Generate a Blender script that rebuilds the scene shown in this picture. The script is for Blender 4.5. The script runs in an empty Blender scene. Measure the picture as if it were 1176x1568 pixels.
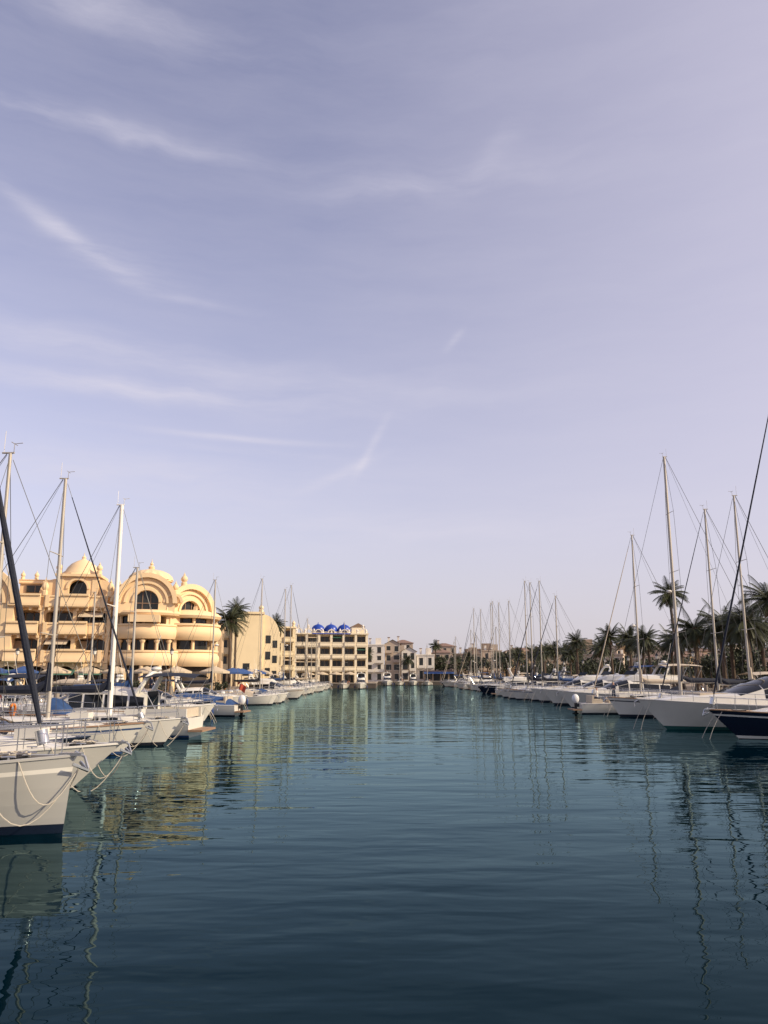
import bpy, math, random
from mathutils import Vector, Matrix
from math import sin, cos, pi, radians
random.seed(7)
R = random.Random(11)

# ------------------------------------------------------------ materials
def mat(name, col, rough=0.5, metal=0.0, var=0.12, scale=3.0, spec=0.5, bump=0.0, coat=0.0):
    m = bpy.data.materials.new(name); m.use_nodes = True
    nt = m.node_tree; b = nt.nodes['Principled BSDF']
    b.inputs['Roughness'].default_value = rough
    b.inputs['Metallic'].default_value = metal
    b.inputs['Specular IOR Level'].default_value = spec
    b.inputs['Coat Weight'].default_value = coat
    tc = nt.nodes.new('ShaderNodeTexCoord')
    n = nt.nodes.new('ShaderNodeTexNoise'); n.inputs['Scale'].default_value = scale
    n.inputs['Detail'].default_value = 4
    nt.links.new(tc.outputs['Object'], n.inputs['Vector'])
    mx = nt.nodes.new('ShaderNodeMix'); mx.data_type = 'RGBA'
    mx.inputs[6].default_value = (*[c*(1-var) for c in col], 1)
    mx.inputs[7].default_value = (*[min(1, c*(1+var)) for c in col], 1)
    nt.links.new(n.outputs['Fac'], mx.inputs[0])
    nt.links.new(mx.outputs[2], b.inputs['Base Color'])
    if bump:
        bp = nt.nodes.new('ShaderNodeBump'); bp.inputs['Distance'].default_value = bump
        bp.inputs['Strength'].default_value = 0.6
        n2 = nt.nodes.new('ShaderNodeTexNoise'); n2.inputs['Scale'].default_value = scale*6
        nt.links.new(tc.outputs['Object'], n2.inputs['Vector'])
        nt.links.new(n2.outputs['Fac'], bp.inputs['Height'])
        nt.links.new(bp.outputs['Normal'], b.inputs['Normal'])
    return m

M = {}
M['stucco'] = mat('cream_stucco', (0.80, 0.59, 0.35), 0.85, var=0.13, scale=0.7)
M['stucco2'] = mat('pale_yellow_stucco', (0.78, 0.64, 0.41), 0.85, var=0.10, scale=0.6)
M['cream_wall'] = mat('cream_wall', (0.78, 0.68, 0.50), 0.85, var=0.10, scale=0.6)
M['ochre'] = mat('ochre_stucco', (0.54, 0.38, 0.23), 0.85, var=0.12, scale=0.8)
M['white_wall'] = mat('whitewash', (0.74, 0.68, 0.59), 0.85, var=0.08, scale=0.8)
M['tan_wall'] = mat('tan_render', (0.46, 0.37, 0.29), 0.85, var=0.12, scale=0.5)
M['brown_wall'] = mat('brown_render', (0.29, 0.22, 0.17), 0.85, var=0.15, scale=0.5)
M['tile'] = mat('terracotta_tile', (0.22, 0.135, 0.10), 0.8, var=0.3, scale=3)
M['blue_tile'] = mat('blue_tile', (0.015, 0.055, 0.34), 0.35, var=0.3, scale=4)
M['glass'] = mat('window_glass', (0.025, 0.028, 0.028), 0.12, var=0.3, scale=0.4, spec=0.4)
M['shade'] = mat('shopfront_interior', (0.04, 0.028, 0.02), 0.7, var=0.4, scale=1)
M['frame'] = mat('window_frame', (0.20, 0.13, 0.085), 0.6)
M['awn_green'] = mat('awning_green', (0.05, 0.14, 0.10), 0.8)
M['awn_blue'] = mat('awning_blue', (0.03, 0.08, 0.24), 0.8)
M['awn_cream'] = mat('awning_cream', (0.55, 0.45, 0.32), 0.8)
M['gel'] = mat('white_gelcoat', (0.70, 0.67, 0.60), 0.25, var=0.08, scale=1.2, coat=0.3)
M['gel_grey'] = mat('grey_gelcoat', (0.40, 0.39, 0.36), 0.28, var=0.10, scale=1.2, coat=0.3)
M['gel_cream'] = mat('cream_gelcoat', (0.60, 0.52, 0.40), 0.25, var=0.06, scale=1.2, coat=0.3)
M['gel_navy'] = mat('navy_gelcoat', (0.010, 0.016, 0.032), 0.15, var=0.2, scale=1.2, coat=0.6)
M['deck'] = mat('nonslip_deck', (0.52, 0.48, 0.42), 0.7, var=0.14, scale=4)
M['teak'] = mat('teak', (0.28, 0.17, 0.10), 0.65, var=0.3, scale=6)
M['navy'] = mat('navy_canvas', (0.008, 0.012, 0.026), 0.8, var=0.3, scale=5, bump=0.02)
M['blue'] = mat('blue_canvas', (0.02, 0.06, 0.17), 0.8, var=0.3, scale=5, bump=0.02)
M['canvas'] = mat('cream_canvas', (0.50, 0.42, 0.32), 0.85, var=0.15, scale=5, bump=0.02)
M['black'] = mat('black_antifoul', (0.015, 0.018, 0.022), 0.5)
M['red'] = mat('red_antifoul', (0.20, 0.03, 0.02), 0.6)
M['green_af'] = mat('green_antifoul', (0.02, 0.10, 0.09), 0.6)
M['alu'] = mat('anodised_mast', (0.44, 0.40, 0.34), 0.45, metal=0.2, var=0.06)
M['whitemast'] = mat('white_mast', (0.80, 0.76, 0.68), 0.35, var=0.05)
M['steel'] = mat('stainless', (0.60, 0.60, 0.60), 0.25, metal=0.8, var=0.05)
M['wire'] = mat('rigging_wire', (0.07, 0.07, 0.07), 0.5, metal=0.3)
M['rope'] = mat('mooring_rope', (0.50, 0.45, 0.37), 0.9, scale=30, var=0.3)
M['fender'] = mat('fender_vinyl', (0.66, 0.62, 0.55), 0.4)
M['fender_b'] = mat('fender_blue', (0.03, 0.06, 0.18), 0.4)
M['orange'] = mat('lifebuoy_orange', (0.75, 0.22, 0.03), 0.6)
M['tint'] = mat('tinted_glass', (0.010, 0.012, 0.015), 0.06, spec=0.4, var=0.3)
M['engine'] = mat('outboard_cowl', (0.70, 0.70, 0.70), 0.3)
M['trunk'] = mat('palm_trunk_bark', (0.10, 0.07, 0.05), 0.95, var=0.45, scale=6, bump=0.05)
M['frond'] = mat('palm_frond', (0.040, 0.048, 0.018), 0.6, var=0.6, scale=1.2)
M['dryfrond'] = mat('dry_frond', (0.15, 0.09, 0.05), 0.9, var=0.3)
M['leaf'] = mat('leaf_mass', (0.040, 0.050, 0.025), 0.7, var=0.7, scale=0.35)
M['concrete'] = mat('concrete', (0.27, 0.23, 0.19), 0.9, var=0.2, scale=0.9)
M['paving'] = mat('paving', (0.26, 0.21, 0.16), 0.9, var=0.25, scale=0.15)
M['quaywall'] = mat('quay_stone', (0.10, 0.08, 0.065), 0.9, var=0.4, scale=0.8, bump=0.05)
M['wood'] = mat('pontoon_planks', (0.22, 0.16, 0.12), 0.85, var=0.3, scale=3)
M['hill'] = mat('hill_scrub', (0.14, 0.13, 0.10), 0.95, var=0.3, scale=0.02)
M['skin'] = mat('skin', (0.45, 0.27, 0.19), 0.6)
M['shirt'] = mat('shirt_cloth', (0.62, 0.60, 0.56), 0.9)
M['shirt_dark'] = mat('shirt_dark_cloth', (0.05, 0.06, 0.09), 0.9)
M['trouser'] = mat('trouser_cloth', (0.03, 0.04, 0.07), 0.9)
M['hair'] = mat('hair', (0.03, 0.02, 0.015), 0.8)
M['flag'] = mat('flag_cloth', (0.55, 0.08, 0.04), 0.9)

# ------------------------------------------------------------ mesh accumulators
class Acc:
    def __init__(s, o): s.v = []; s.f = []; s.o = o
    def add(s, vs, fs):
        b = len(s.v); Mx = s.o.M
        s.v += [tuple(Mx @ Vector(v)) for v in vs]
        s.f += [tuple(b+i for i in f) for f in fs]
class Obj:
    def __init__(s, name, loc=(0, 0, 0), rot=0.0):
        s.name = name; s.loc = loc; s.rot = rot; s.parts = {}; s.M = Matrix.Identity(4)
    def p(s, part, m):
        k = (part, m)
        if k not in s.parts: s.parts[k] = Acc(s)
        return s.parts[k]
    def done(s):
        if len(s.parts) == 1: e = None
        else:
            e = bpy.data.objects.new(s.name, None); bpy.context.collection.objects.link(e)
            e.location = s.loc; e.rotation_euler = (0, 0, s.rot); e.empty_display_size = 0.5
        for (pn, m), a in s.parts.items():
            if not a.v: continue
            me = bpy.data.meshes.new(pn); me.from_pydata(a.v, [], a.f); me.validate()
            me.materials.append(M[m])
            me.polygons.foreach_set('use_smooth', [True]*len(me.polygons))
            me.set_sharp_from_angle(angle=radians(38)); me.update()
            ob = bpy.data.objects.new(pn if e else s.name, me); bpy.context.collection.objects.link(ob)
            if e: ob.parent = e
            else: ob.location = s.loc; ob.rotation_euler = (0, 0, s.rot)
        return e

def box(a, x0, x1, y0, y1, z0, z1):
    a.add([(x0,y0,z0),(x1,y0,z0),(x1,y1,z0),(x0,y1,z0),(x0,y0,z1),(x1,y0,z1),(x1,y1,z1),(x0,y1,z1)],
          [(0,3,2,1),(4,5,6,7),(0,1,5,4),(1,2,6,5),(2,3,7,6),(3,0,4,7)])
def cyl(a, p0, p1, r0, r1=None, n=8, cap=True):
    if r1 is None: r1 = r0
    p0 = Vector(p0); p1 = Vector(p1); d = (p1-p0)
    if d.length < 1e-6: return
    q = d.to_track_quat('Z', 'Y'); vs = []
    for P, r in ((p0, r0), (p1, r1)):
        for i in range(n):
            t = 2*pi*i/n; vs.append(P + q @ Vector((r*cos(t), r*sin(t), 0)))
    fs = [(i, (i+1) % n, n+(i+1) % n, n+i) for i in range(n)]
    if cap: fs += [tuple(range(n-1, -1, -1)), tuple(range(n, 2*n))]
    a.add(vs, fs)
def tube(a, pts, rs, n=6):
    pts = [Vector(p) for p in pts]
    if not isinstance(rs, (list, tuple)): rs = [rs]*len(pts)
    vs = []; fs = []
    for k, P in enumerate(pts):
        d = (pts[min(k+1, len(pts)-1)] - pts[max(k-1, 0)])
        q = d.to_track_quat('Z', 'Y')
        for i in range(n):
            t = 2*pi*i/n; vs.append(P + q @ Vector((rs[k]*cos(t), rs[k]*sin(t), 0)))
    for k in range(len(pts)-1):
        for i in range(n):
            fs.append((k*n+i, k*n+(i+1) % n, (k+1)*n+(i+1) % n, (k+1)*n+i))
    fs += [tuple(range(n-1, -1, -1)), tuple(range((len(pts)-1)*n, len(pts)*n))]
    a.add(vs, fs)
def grid(a, rows, flip=False):
    n = len(rows[0]); vs = [p for r in rows for p in r]; fs = []
    for k in range(len(rows)-1):
        for i in range(n-1):
            f = (k*n+i, k*n+i+1, (k+1)*n+i+1, (k+1)*n+i)
            fs.append(f[::-1] if flip else f)
    a.add(vs, fs)
def lathe(a, prof, c, n=24, a0=0, a1=2*pi, lobes=0, lobeamp=0.0):
    full = abs(a1-a0-2*pi) < 1e-6; m = n if full else n+1
    vs = []; fs = []
    for r, z in prof:
        for i in range(m):
            t = a0+(a1-a0)*i/n
            rr = r*(1+lobeamp*abs(sin(lobes*t/2))) if lobes else r
            vs.append((c[0]+rr*cos(t), c[1]+rr*sin(t), c[2]+z))
    for k in range(len(prof)-1):
        for i in range(n):
            j = (i+1) % m
            fs.append((k*m+i, k*m+j, (k+1)*m+j, (k+1)*m+i))
    a.add(vs, fs)
def extr(a, pts, y0, y1):
    n = len(pts)
    vs = [(x, y0, z) for x, z in pts]+[(x, y1, z) for x, z in pts]
    fs = [tuple(range(n)), tuple(range(2*n-1, n-1, -1))]
    fs += [(i, n+i, n+(i+1) % n, (i+1) % n) for i in range(n)]
    a.add(vs, fs)
def archpts(cx, w, zs, n=12, r2=None):
    r = w/2; r2 = r2 or r
    return [(cx-r*cos(pi*i/n), zs+r2*sin(pi*i/n)) for i in range(n+1)]
def arch_panel(a, x0, x1, z0, z1, ow, spring, y0, y1, r2=None):
    cx = (x0+x1)/2
    pts = [(x0, z0), (x0, z1), (x1, z1), (x1, z0), (cx+ow/2, z0)]
    pts += archpts(cx, ow, spring, r2=r2)[::-1] + [(cx-ow/2, z0)]
    extr(a, pts, y0, y1)
def arch_ring(a, cx, zc, r0, r1, y0, y1, a0=0, a1=pi, n=20):
    o = [(cx+r1*cos(a0+(a1-a0)*i/n), zc+r1*sin(a0+(a1-a0)*i/n)) for i in range(n+1)]
    q = [(cx+r0*cos(a0+(a1-a0)*i/n), zc+r0*sin(a0+(a1-a0)*i/n)) for i in range(n+1)]
    for i in range(n):
        extr(a, [q[i], o[i], o[i+1], q[i+1]], y0, y1)
def ellipsoid(a, c, rx, ry, rz, n=10, m=7):
    rows = []
    for k in range(m+1):
        f = -pi/2+pi*k/m
        rows.append([(c[0]+rx*cos(f)*cos(2*pi*i/n), c[1]+ry*cos(f)*sin(2*pi*i/n), c[2]+rz*sin(f)) for i in range(n+1)])
    grid(a, rows)

# ------------------------------------------------------------ world
AZ, EL = radians(108), radians(29)
sc = bpy.context.scene
w = bpy.data.worlds.new("World"); sc.world = w; w.use_nodes = True
nt = w.node_tree; N = nt.nodes; L = nt.links
bg = N['Background']; bg.inputs['Strength'].default_value = 0.15
sky = N.new('ShaderNodeTexSky'); sky.sky_type = 'NISHITA'; sky.sun_disc = False
sky.sun_elevation = EL; sky.sun_rotation = AZ; sky.air_density = 1.0; sky.dust_density = 1.4; sky.ozone_density = 2.0
tc = N.new('ShaderNodeTexCoord'); sep = N.new('ShaderNodeSeparateXYZ'); L.new(tc.outputs['Generated'], sep.inputs[0])
def mth(op, a, b=None, c=None, clamp=False):
    n = N.new('ShaderNodeMath'); n.operation = op; n.use_clamp = clamp
    for i, x in enumerate((a, b, c)):
        if x is None: continue
        if isinstance(x, (int, float)): n.inputs[i].default_value = x
        else: L.new(x, n.inputs[i])
    return n.outputs[0]
az = mth('ARCTAN2', sep.outputs[0], sep.outputs[1]); el = mth('ARCSINE', sep.outputs[2])
comb = N.new('ShaderNodeCombineXYZ'); L.new(az, comb.inputs[0]); L.new(el, comb.inputs[1])
nz = N.new('ShaderNodeTexNoise'); nz.inputs['Scale'].default_value = 9; nz.inputs['Detail'].default_value = 3
L.new(comb.outputs[0], nz.inputs['Vector'])
dsp = mth('MULTIPLY', mth('SUBTRACT', nz.outputs['Fac'], 0.5), 0.030)
eld = mth('ADD', el, dsp)
mp = N.new('ShaderNodeMapping'); mp.inputs['Scale'].default_value = (4.0, 26.0, 1); mp.inputs['Rotation'].default_value = (0, 0, 0.10)
cb2 = N.new('ShaderNodeCombineXYZ'); L.new(az, cb2.inputs[0]); L.new(eld, cb2.inputs[1])
L.new(cb2.outputs[0], mp.inputs[0])
fib = N.new('ShaderNodeTexNoise'); fib.inputs['Scale'].default_value = 1.0; fib.inputs['Detail'].default_value = 7; fib.inputs['Roughness'].default_value = 0.62
L.new(mp.outputs[0], fib.inputs['Vector'])
fibf = mth('MULTIPLY', mth('SUBTRACT', fib.outputs['Fac'], 0.34, clamp=True), 2.6)
streaks = [ # az, el, angle, la, lb, amp
 (-.425,.512,-.42,.085,.010,.62), (-.36,.492,-.1,.07,.020,.40), (-.27,.462,-.08,.07,.006,.28), (-.401,.632,-.02,.22,.012,.40),
 (-.454,.750,-.05,.2,.024,.36), (.069,.610,.04,.17,.018,.24), (.16,.640,.5,.05,.014,.18), (-.374,.350,-.03,.25,.012,.46), (-.40,.395,-.05,.22,.018,.40),
 (-.20,.299,-.03,.12,.004,.55), (-.18,.283,-.03,.10,.004,.35), (-.0177,.292,1.05,.036,.0055,.60), (-.055,.260,.45,.06,.007,.36), (.0985,.428,.8,.018,.005,.42),
 (.02,.185,0,.35,.028,.34), (-.33,.245,0,.25,.028,.44), (-.1,.36,.02,.3,.03,.22)]
tot = None
for (a0, e0, th, la, lb, amp) in streaks:
    fine = lb < 0.008 or abs(th) > 0.7
    da = mth('SUBTRACT', az, a0); de = mth('SUBTRACT', el if fine else eld, e0)
    u = mth('MULTIPLY_ADD', de, sin(th)/la, mth('MULTIPLY', da, cos(th)/la))
    v = mth('MULTIPLY_ADD', de, cos(th)/lb, mth('MULTIPLY', da, -sin(th)/lb))
    g = mth('MULTIPLY', mth('EXPONENT', mth('MULTIPLY', mth('MULTIPLY_ADD', u, u, mth('MULTIPLY', v, v)), -1.0)), amp)
    tot = g if tot is None else mth('ADD', tot, g)
cloud = mth('MULTIPLY', tot, mth('ADD', fibf, 0.22), clamp=True)
cloud = mth('MULTIPLY_ADD', fibf, 0.11, cloud, clamp=True)
hs = N.new('ShaderNodeHueSaturation'); hs.inputs['Saturation'].default_value = 0.74; L.new(sky.outputs[0], hs.inputs['Color'])
tint = N.new('ShaderNodeMix'); tint.data_type = 'RGBA'; tint.blend_type = 'MULTIPLY'; tint.inputs[0].default_value = 1
tint.inputs[7].default_value = (1.50, 1.24, 1.34, 1); L.new(hs.outputs[0], tint.inputs[6])
def mixc(f, a, col):
    m_ = N.new('ShaderNodeMix'); m_.data_type = 'RGBA'; L.new(f, m_.inputs[0]); L.new(a, m_.inputs[6]); m_.inputs[7].default_value = (*col, 1); return m_.outputs[2]
hzn = mth('MULTIPLY', mth('EXPONENT', mth('MULTIPLY', mth('MAXIMUM', el, 0.0), -4.2)), 0.92, clamp=True)
c1 = mixc(hzn, tint.outputs[2], (4.0, 3.78, 4.05))
hz = mth('MULTIPLY', mth('MULTIPLY', mth('ADD', az, 0.10), 1.15, clamp=True), 0.62)
c2 = mixc(hz, c1, (4.7, 4.35, 5.0))
c3 = mixc(cloud, c2, (4.9, 4.7, 5.4))
L.new(c3, bg.inputs['Color'])

sun = bpy.data.lights.new('sun', 'SUN'); sun.energy = 5.0; sun.angle = radians(0.5); sun.color = (1.0, 0.84, 0.60)
so = bpy.data.objects.new('sun', sun); bpy.context.collection.objects.link(so)
S = Vector((sin(AZ)*cos(EL), cos(AZ)*cos(EL), sin(EL)))
so.rotation_euler = S.to_track_quat('Z', 'Y').to_euler(); so.location = S*100

cam = bpy.data.cameras.new('camera'); co = bpy.data.objects.new('camera', cam); bpy.context.collection.objects.link(co)
cam.sensor_fit = 'VERTICAL'; cam.sensor_height = 36; cam.lens = 27.1; cam.clip_end = 8000
co.location = (0, 0, 3.0); co.rotation_euler = (radians(90+12), 0, 0); sc.camera = co
sc.view_settings.view_transform = 'Standard'; sc.view_settings.look = 'None'

# ------------------------------------------------------------ water
wm = bpy.data.materials.new('harbour_water'); wm.use_nodes = True
t = wm.node_tree; n_ = t.nodes; l_ = t.links
for x in list(n_): n_.remove(x)
out = n_.new('ShaderNodeOutputMaterial'); mixs = n_.new('ShaderNodeMixShader')
gl = n_.new('ShaderNodeBsdfGlossy'); gl.inputs['Roughness'].default_value = 0.012; gl.inputs['Color'].default_value = (0.56, 0.83, 0.90, 1)
df = n_.new('ShaderNodeBsdfDiffuse'); df.inputs['Color'].default_value = (0.0002, 0.0068, 0.0115, 1)
fr = n_.new('ShaderNodeFresnel'); fr.inputs['IOR'].default_value = 1.13
geo = n_.new('ShaderNodeTexCoord')
hsum = None
for (sx, sy, s, d, amp, rz) in ((0.35, 1.0, 0.55, 2, 0.040, 0.1), (0.4, 1.0, 1.7, 2, 0.017, -0.12), (0.6, 1.0, 5.0, 1, 0.0016, 0.2), (0.4, 1.0, 0.13, 1, 0.06, 0.0)):
    mpp = n_.new('ShaderNodeMapping'); mpp.inputs['Scale'].default_value = (sx, sy, 1); mpp.inputs['Rotation'].default_value = (0, 0, rz)
    l_.new(geo.outputs['Object'], mpp.inputs[0])
    nn = n_.new('ShaderNodeTexNoise'); nn.inputs['Scale'].default_value = s; nn.inputs['Detail'].default_value = d; nn.inputs['Roughness'].default_value = 0.4
    nn.inputs['Distortion'].default_value = 0.25
    l_.new(mpp.outputs[0], nn.inputs['Vector'])
    k = n_.new('ShaderNodeMath'); k.operation = 'MULTIPLY'; k.inputs[1].default_value = amp; l_.new(nn.outputs['Fac'], k.inputs[0])
    if hsum is None: hsum = k
    else:
        ad = n_.new('ShaderNodeMath'); ad.operation = 'ADD'; l_.new(hsum.outputs[0], ad.inputs[0]); l_.new(k.outputs[0], ad.inputs[1]); hsum = ad
bp = n_.new('ShaderNodeBump'); bp.inputs['Strength'].default_value = 1.0; bp.inputs['Distance'].default_value = 1.0
l_.new(hsum.outputs[0], bp.inputs['Height'])
for q in (gl, fr): l_.new(bp.outputs['Normal'], q.inputs['Normal'])
l_.new(fr.outputs[0], mixs.inputs[0]); l_.new(df.outputs[0], mixs.inputs[1]); l_.new(gl.outputs[0], mixs.inputs[2]); l_.new(mixs.outputs[0], out.inputs[0])
M['water'] = wm
o = Obj('water'); o.p('water', 'water').add([(-400, -100, 0), (400, -100, 0), (400, 500, 0), (-400, 500, 0)], [(0, 1, 2, 3)]); o.done()

# ------------------------------------------------------------ ground + quays
GZ = 1.2
o = Obj('ground')
g = o.p('paved_surface', 'paving'); BIG = 4000
rects = [(-BIG, -70, -BIG, BIG), (-70, BIG, -BIG, 1), (-70, -21, 80, BIG), (-21, -17.5, 80, 96), (-21, -2, 195, BIG), (-2, 34, 262, BIG), (34, BIG, 1, BIG)]
for x0, x1, y0, y1 in rects: g.add([(x0, y0, GZ), (x1, y0, GZ), (x1, y1, GZ), (x0, y1, GZ)], [(0, 1, 2, 3)])
poly = [(-70, 1), (-70, 80), (-17.5, 80), (-17.5, 96), (-21, 96), (-21, 195), (-2, 195), (-2, 262), (34, 262), (34, 1)]
wl = o.p('quay_wall', 'quaywall'); cp = o.p('quay_coping', 'concrete')
for i in range(len(poly)):
    (xa, ya), (xb, yb) = poly[i], poly[(i+1) % len(poly)]
    wl.add([(xa, ya, -2), (xb, yb, -2), (xb, yb, GZ), (xa, ya, GZ)], [(0, 1, 2, 3)])
    d = Vector((xb-xa, yb-ya)).normalized(); nrm = Vector((-d.y, d.x))
    p0 = Vector((xa, ya)); p1 = Vector((xb, yb))
    qa = p0-nrm*0.08; qb = p1-nrm*0.08; ra = p0+nrm*0.5; rb = p1+nrm*0.5
    z0, z1 = GZ-0.15, GZ+0.12+0.003*(i % 2)
    cp.add([(*qa, z0), (*qb, z0), (*rb, z0), (*ra, z0), (*qa, z1), (*qb, z1), (*rb, z1), (*ra, z1)],
           [(0,3,2,1),(4,5,6,7),(0,1,5,4),(1,2,6,5),(2,3,7,6),(3,0,4,7)])
o.done()

def pontoon(x0, x1, y0, y1):
    o = Obj('pontoon'); box(o.p('float', 'concrete'), x0, x1, y0, y1, -0.2, 0.42)
    a = o.p('planks', 'wood'); box(a, x0-0.05, x1+0.05, y0-0.05, y1+0.05, 0.424, 0.5)
    pl = o.p('pile', 'concrete'); ped = o.p('service_pedestal', 'gel')
    for i in range(int((y1-y0)/12)+1):
        X, Y = (x0+x1)/2, y0+1+i*12
        if Y > y1: break
        cyl(pl, (X+0.9, Y, -2), (X+0.9, Y, 2.1), 0.16, n=10)
        box(ped, X-0.75, X-0.5, Y-0.12, Y+0.12, 0.5, 1.45); cyl(ped, (X-0.62, Y, 1.45), (X-0.62, Y, 1.6), 0.14, 0.05)
    o.done()
pontoon(-20.6, -18.4, 8, 79)
pontoon(31, 33.2, 20, 258)

# ------------------------------------------------------------ boats
def deckz(F, s, kind): return F*(0.92+0.28*s*s) if kind == 'sail' else F*(0.82+0.42*s**1.6)
def beamf(s, kind):
    if kind == 'sail':
        return (0.74+0.26*sin(pi/2*min(1, s/0.42))) if s < 0.42 else max(0, 1-((s-0.42)/0.58)**2.1)
    return (0.90+0.10*sin(pi/2*min(1, s/0.45))) if s < 0.45 else max(0, 1-((s-0.45)/0.55)**2.6)
def hull(o, Ln, B, F, kind, top, stripe, boot, af, rake):
    fr = [1, .93, .86, .80, .6, .4, .2, .12, .02, -.10, -.35]
    rowmat = [top, top, stripe, top, top, top, top, boot, af, af]
    rowpart = ['topsides', 'topsides', 'sheer_stripe', 'topsides', 'topsides', 'topsides', 'topsides', 'boot_stripe', 'underwater_hull', 'underwater_hull']
    NS = 20
    def pt(s, q, side):
        zs = deckz(F, s, kind); z = zs*q
        b = B/2*beamf(s, kind)
        k = max(0, (q+.35)/1.35)
        e = 0.28+0.55*s**3 if kind == 'sail' else 0.22+0.75*s**2
        return (-Ln/2+Ln*s - rake*(1-q)*s**5, side*b*k**e, z)
    ss = [1-(1-i/NS)**1.35 for i in range(NS+1)]
    for j in range(len(fr)-1):
        a = o.p(rowpart[j], rowmat[j])
        for side in (1, -1):
            grid(a, [[pt(s, fr[j], side) for s in ss], [pt(s, fr[j+1], side) for s in ss]], flip=side < 0)
    tr = o.p('transom', top)
    pts = [pt(0, q, 1) for q in fr]+[pt(0, q, -1) for q in fr[::-1]]
    tr.add(pts, [tuple(range(len(pts)))])
    dk = o.p('deck', 'deck'); rows = []
    for s in ss[:-1]+[0.995]:
        zs = deckz(F, s, kind)-0.03; b = B/2*beamf(s, kind)*0.97; x = -Ln/2+Ln*s
        rows.append([(x, b*c, zs+0.07*(1-c*c)*min(1, b)) for c in (-1, -.5, 0, .5, 1)])
    grid(dk, rows)
    tr = o.p('toe_rail', 'teak' if kind == 'sail' and R.random() < .5 else top)
    for side in (1, -1):
        tube(tr, [(-Ln/2+Ln*s, side*B/2*beamf(s, kind)*0.985, deckz(F, s, kind)+0.01) for s in ss], 0.035, 5)
def cabin(o, xs, ws, hs, zb, roofm, glm, side_i=None, top_i=None, lo=.38, hi=.9, part='cabin'):
    def sect(i, off=0):
        w_, h = ws[i]+off, hs[i]; x = xs[i]; z = zb[i]
        return [(x, -w_, z), (x, -w_*.90, z+h*.78), (x, -w_*.70, z+h*.97+off), (x, 0, z+h*1.04+off), (x, w_*.70, z+h*.97+off), (x, w_*.90, z+h*.78), (x, w_, z)]
    rows = [sect(i) for i in range(len(xs))]
    a = o.p(part, roofm); grid(a, rows)
    for i in (0, len(xs)-1):
        if hs[i] > 0.05: a.add(rows[i], [tuple(range(7))])
    gl_ = o.p(part+'_windows', glm)
    if side_i:
        for (i, j) in side_i:
            for sd in (1, -1):
                rr = []
                for idx, sh in ((i, 0.12), (j, -0.12)):
                    w_, h, x, z = ws[idx], hs[idx], xs[idx], zb[idx]
                    x += sh*.5
                    rr.append([(x, sd*(w_*(1-.10*lo)+.012), z+h*.78*lo), (x, sd*(w_*(1-.10*hi)+.012), z+h*.78*hi)])
                grid(gl_, rr, flip=sd > 0)
    if top_i:
        i, j = top_i
        for i2 in range(i, j):
            rr = []
            for idx, sh in ((i2, .04), (i2+1, -.04)):
                s_ = sect(idx, 0.02); rr.append([Vector(q)+Vector((sh, 0, 0.01)) for q in s_[1:6]])
            grid(gl_, rr)
def rails(o, Ln, B, F, kind, s0, s1, h=0.6, n=8, r=0.014):
    st = o.p('guard_rail', 'steel')
    for side in (1, -1):
        P = []
        for i in range(n+1):
            s = s0+(s1-s0)*i/n; x = -Ln/2+Ln*s; y = side*B/2*beamf(s, kind)*0.93; z = deckz(F, s, kind)
            P.append((x, y, z+h)); cyl(st, (x, y, z), (x, y, z+h), r, n=5, cap=False)
        tube(st, P, r, 5); tube(st, [(p[0], p[1], p[2]-h*.5) for p in P], r*.7, 4)
    if s1 > .9:
        x = -Ln/2+Ln*s1; y = B/2*beamf(s1, kind)*.93; z = deckz(F, s1, kind)+h
        tube(st, [(x, -y, z), (x+.25, -y*.4, z+.02), (x+.25, y*.4, z+.02), (x, y, z)], r, 5)
def fenders(o, Ln, B, F, kind, m='fender'):
    a = o.p('fender', m); b = o.p('fender_line', 'rope')
    for side in (1, -1):
        for s in (.25, .42, .6):
            if R.random() < .25: continue
            x = -Ln/2+Ln*s+R.uniform(-.3, .3); y = side*(B/2*beamf(s, kind)+.13); z = deckz(F, s, kind)
            ellipsoid(a, (x, y, z*.45), .12, .12, .34, 8, 6); cyl(b, (x, y*.96, z+.4), (x, y, z*.45+.3), .012, n=4)
def outboard(o, x, y, z):
    a = o.p('outboard_cowl', 'engine'); b = o.p('outboard_leg', 'black')
    ellipsoid(a, (x-.25, y, z+.55), .30, .22, .38, 12, 8)
    box(b, x-.36, x-.16, y-.06, y+.06, z-.55, z+.3); box(b, x-.2, x+.08, y-.14, y+.14, z-.1, z+.15)
    ellipsoid(b, (x-.3, y, z-.6), .28, .07, .07, 8, 5)
def bimini(o, m, x0, x1, wv, zb, h):
    a = o.p('bimini', m); rows = []
    for i in range(6):
        x_ = x0+(x1-x0)*i/5
        rows.append([(x_, wv*c, zb+h+.18*(1-c*c)+.1*sin(pi*i/5)) for c in (-1, -.6, -.2, .2, .6, 1)])
    grid(a, rows); pp = o.p('bimini_frame', 'steel')
    for sd in (1, -1):
        for f0, f1 in ((.35, .02), (.5, .5), (.65, .98)):
            cyl(pp, (x0+(x1-x0)*f0, sd*wv, zb), (x0+(x1-x0)*f1, sd*wv, zb+h), .015, n=5)
def flag(o, x, y, z):
    cyl(o.p('flag_staff', 'whitemast'), (x, y, z), (x-.3, y, z+1.3), .015, n=5)
    grid(o.p('flag', 'flag'), [[(x-.28-.1*i, y+.05*sin(i*1.6), z+1.25-.05*i) for i in range(6)], [(x-.2-.09*i, y+.05*sin(i*1.6+.5), z+.85-.07*i) for i in range(6)]])

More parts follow.
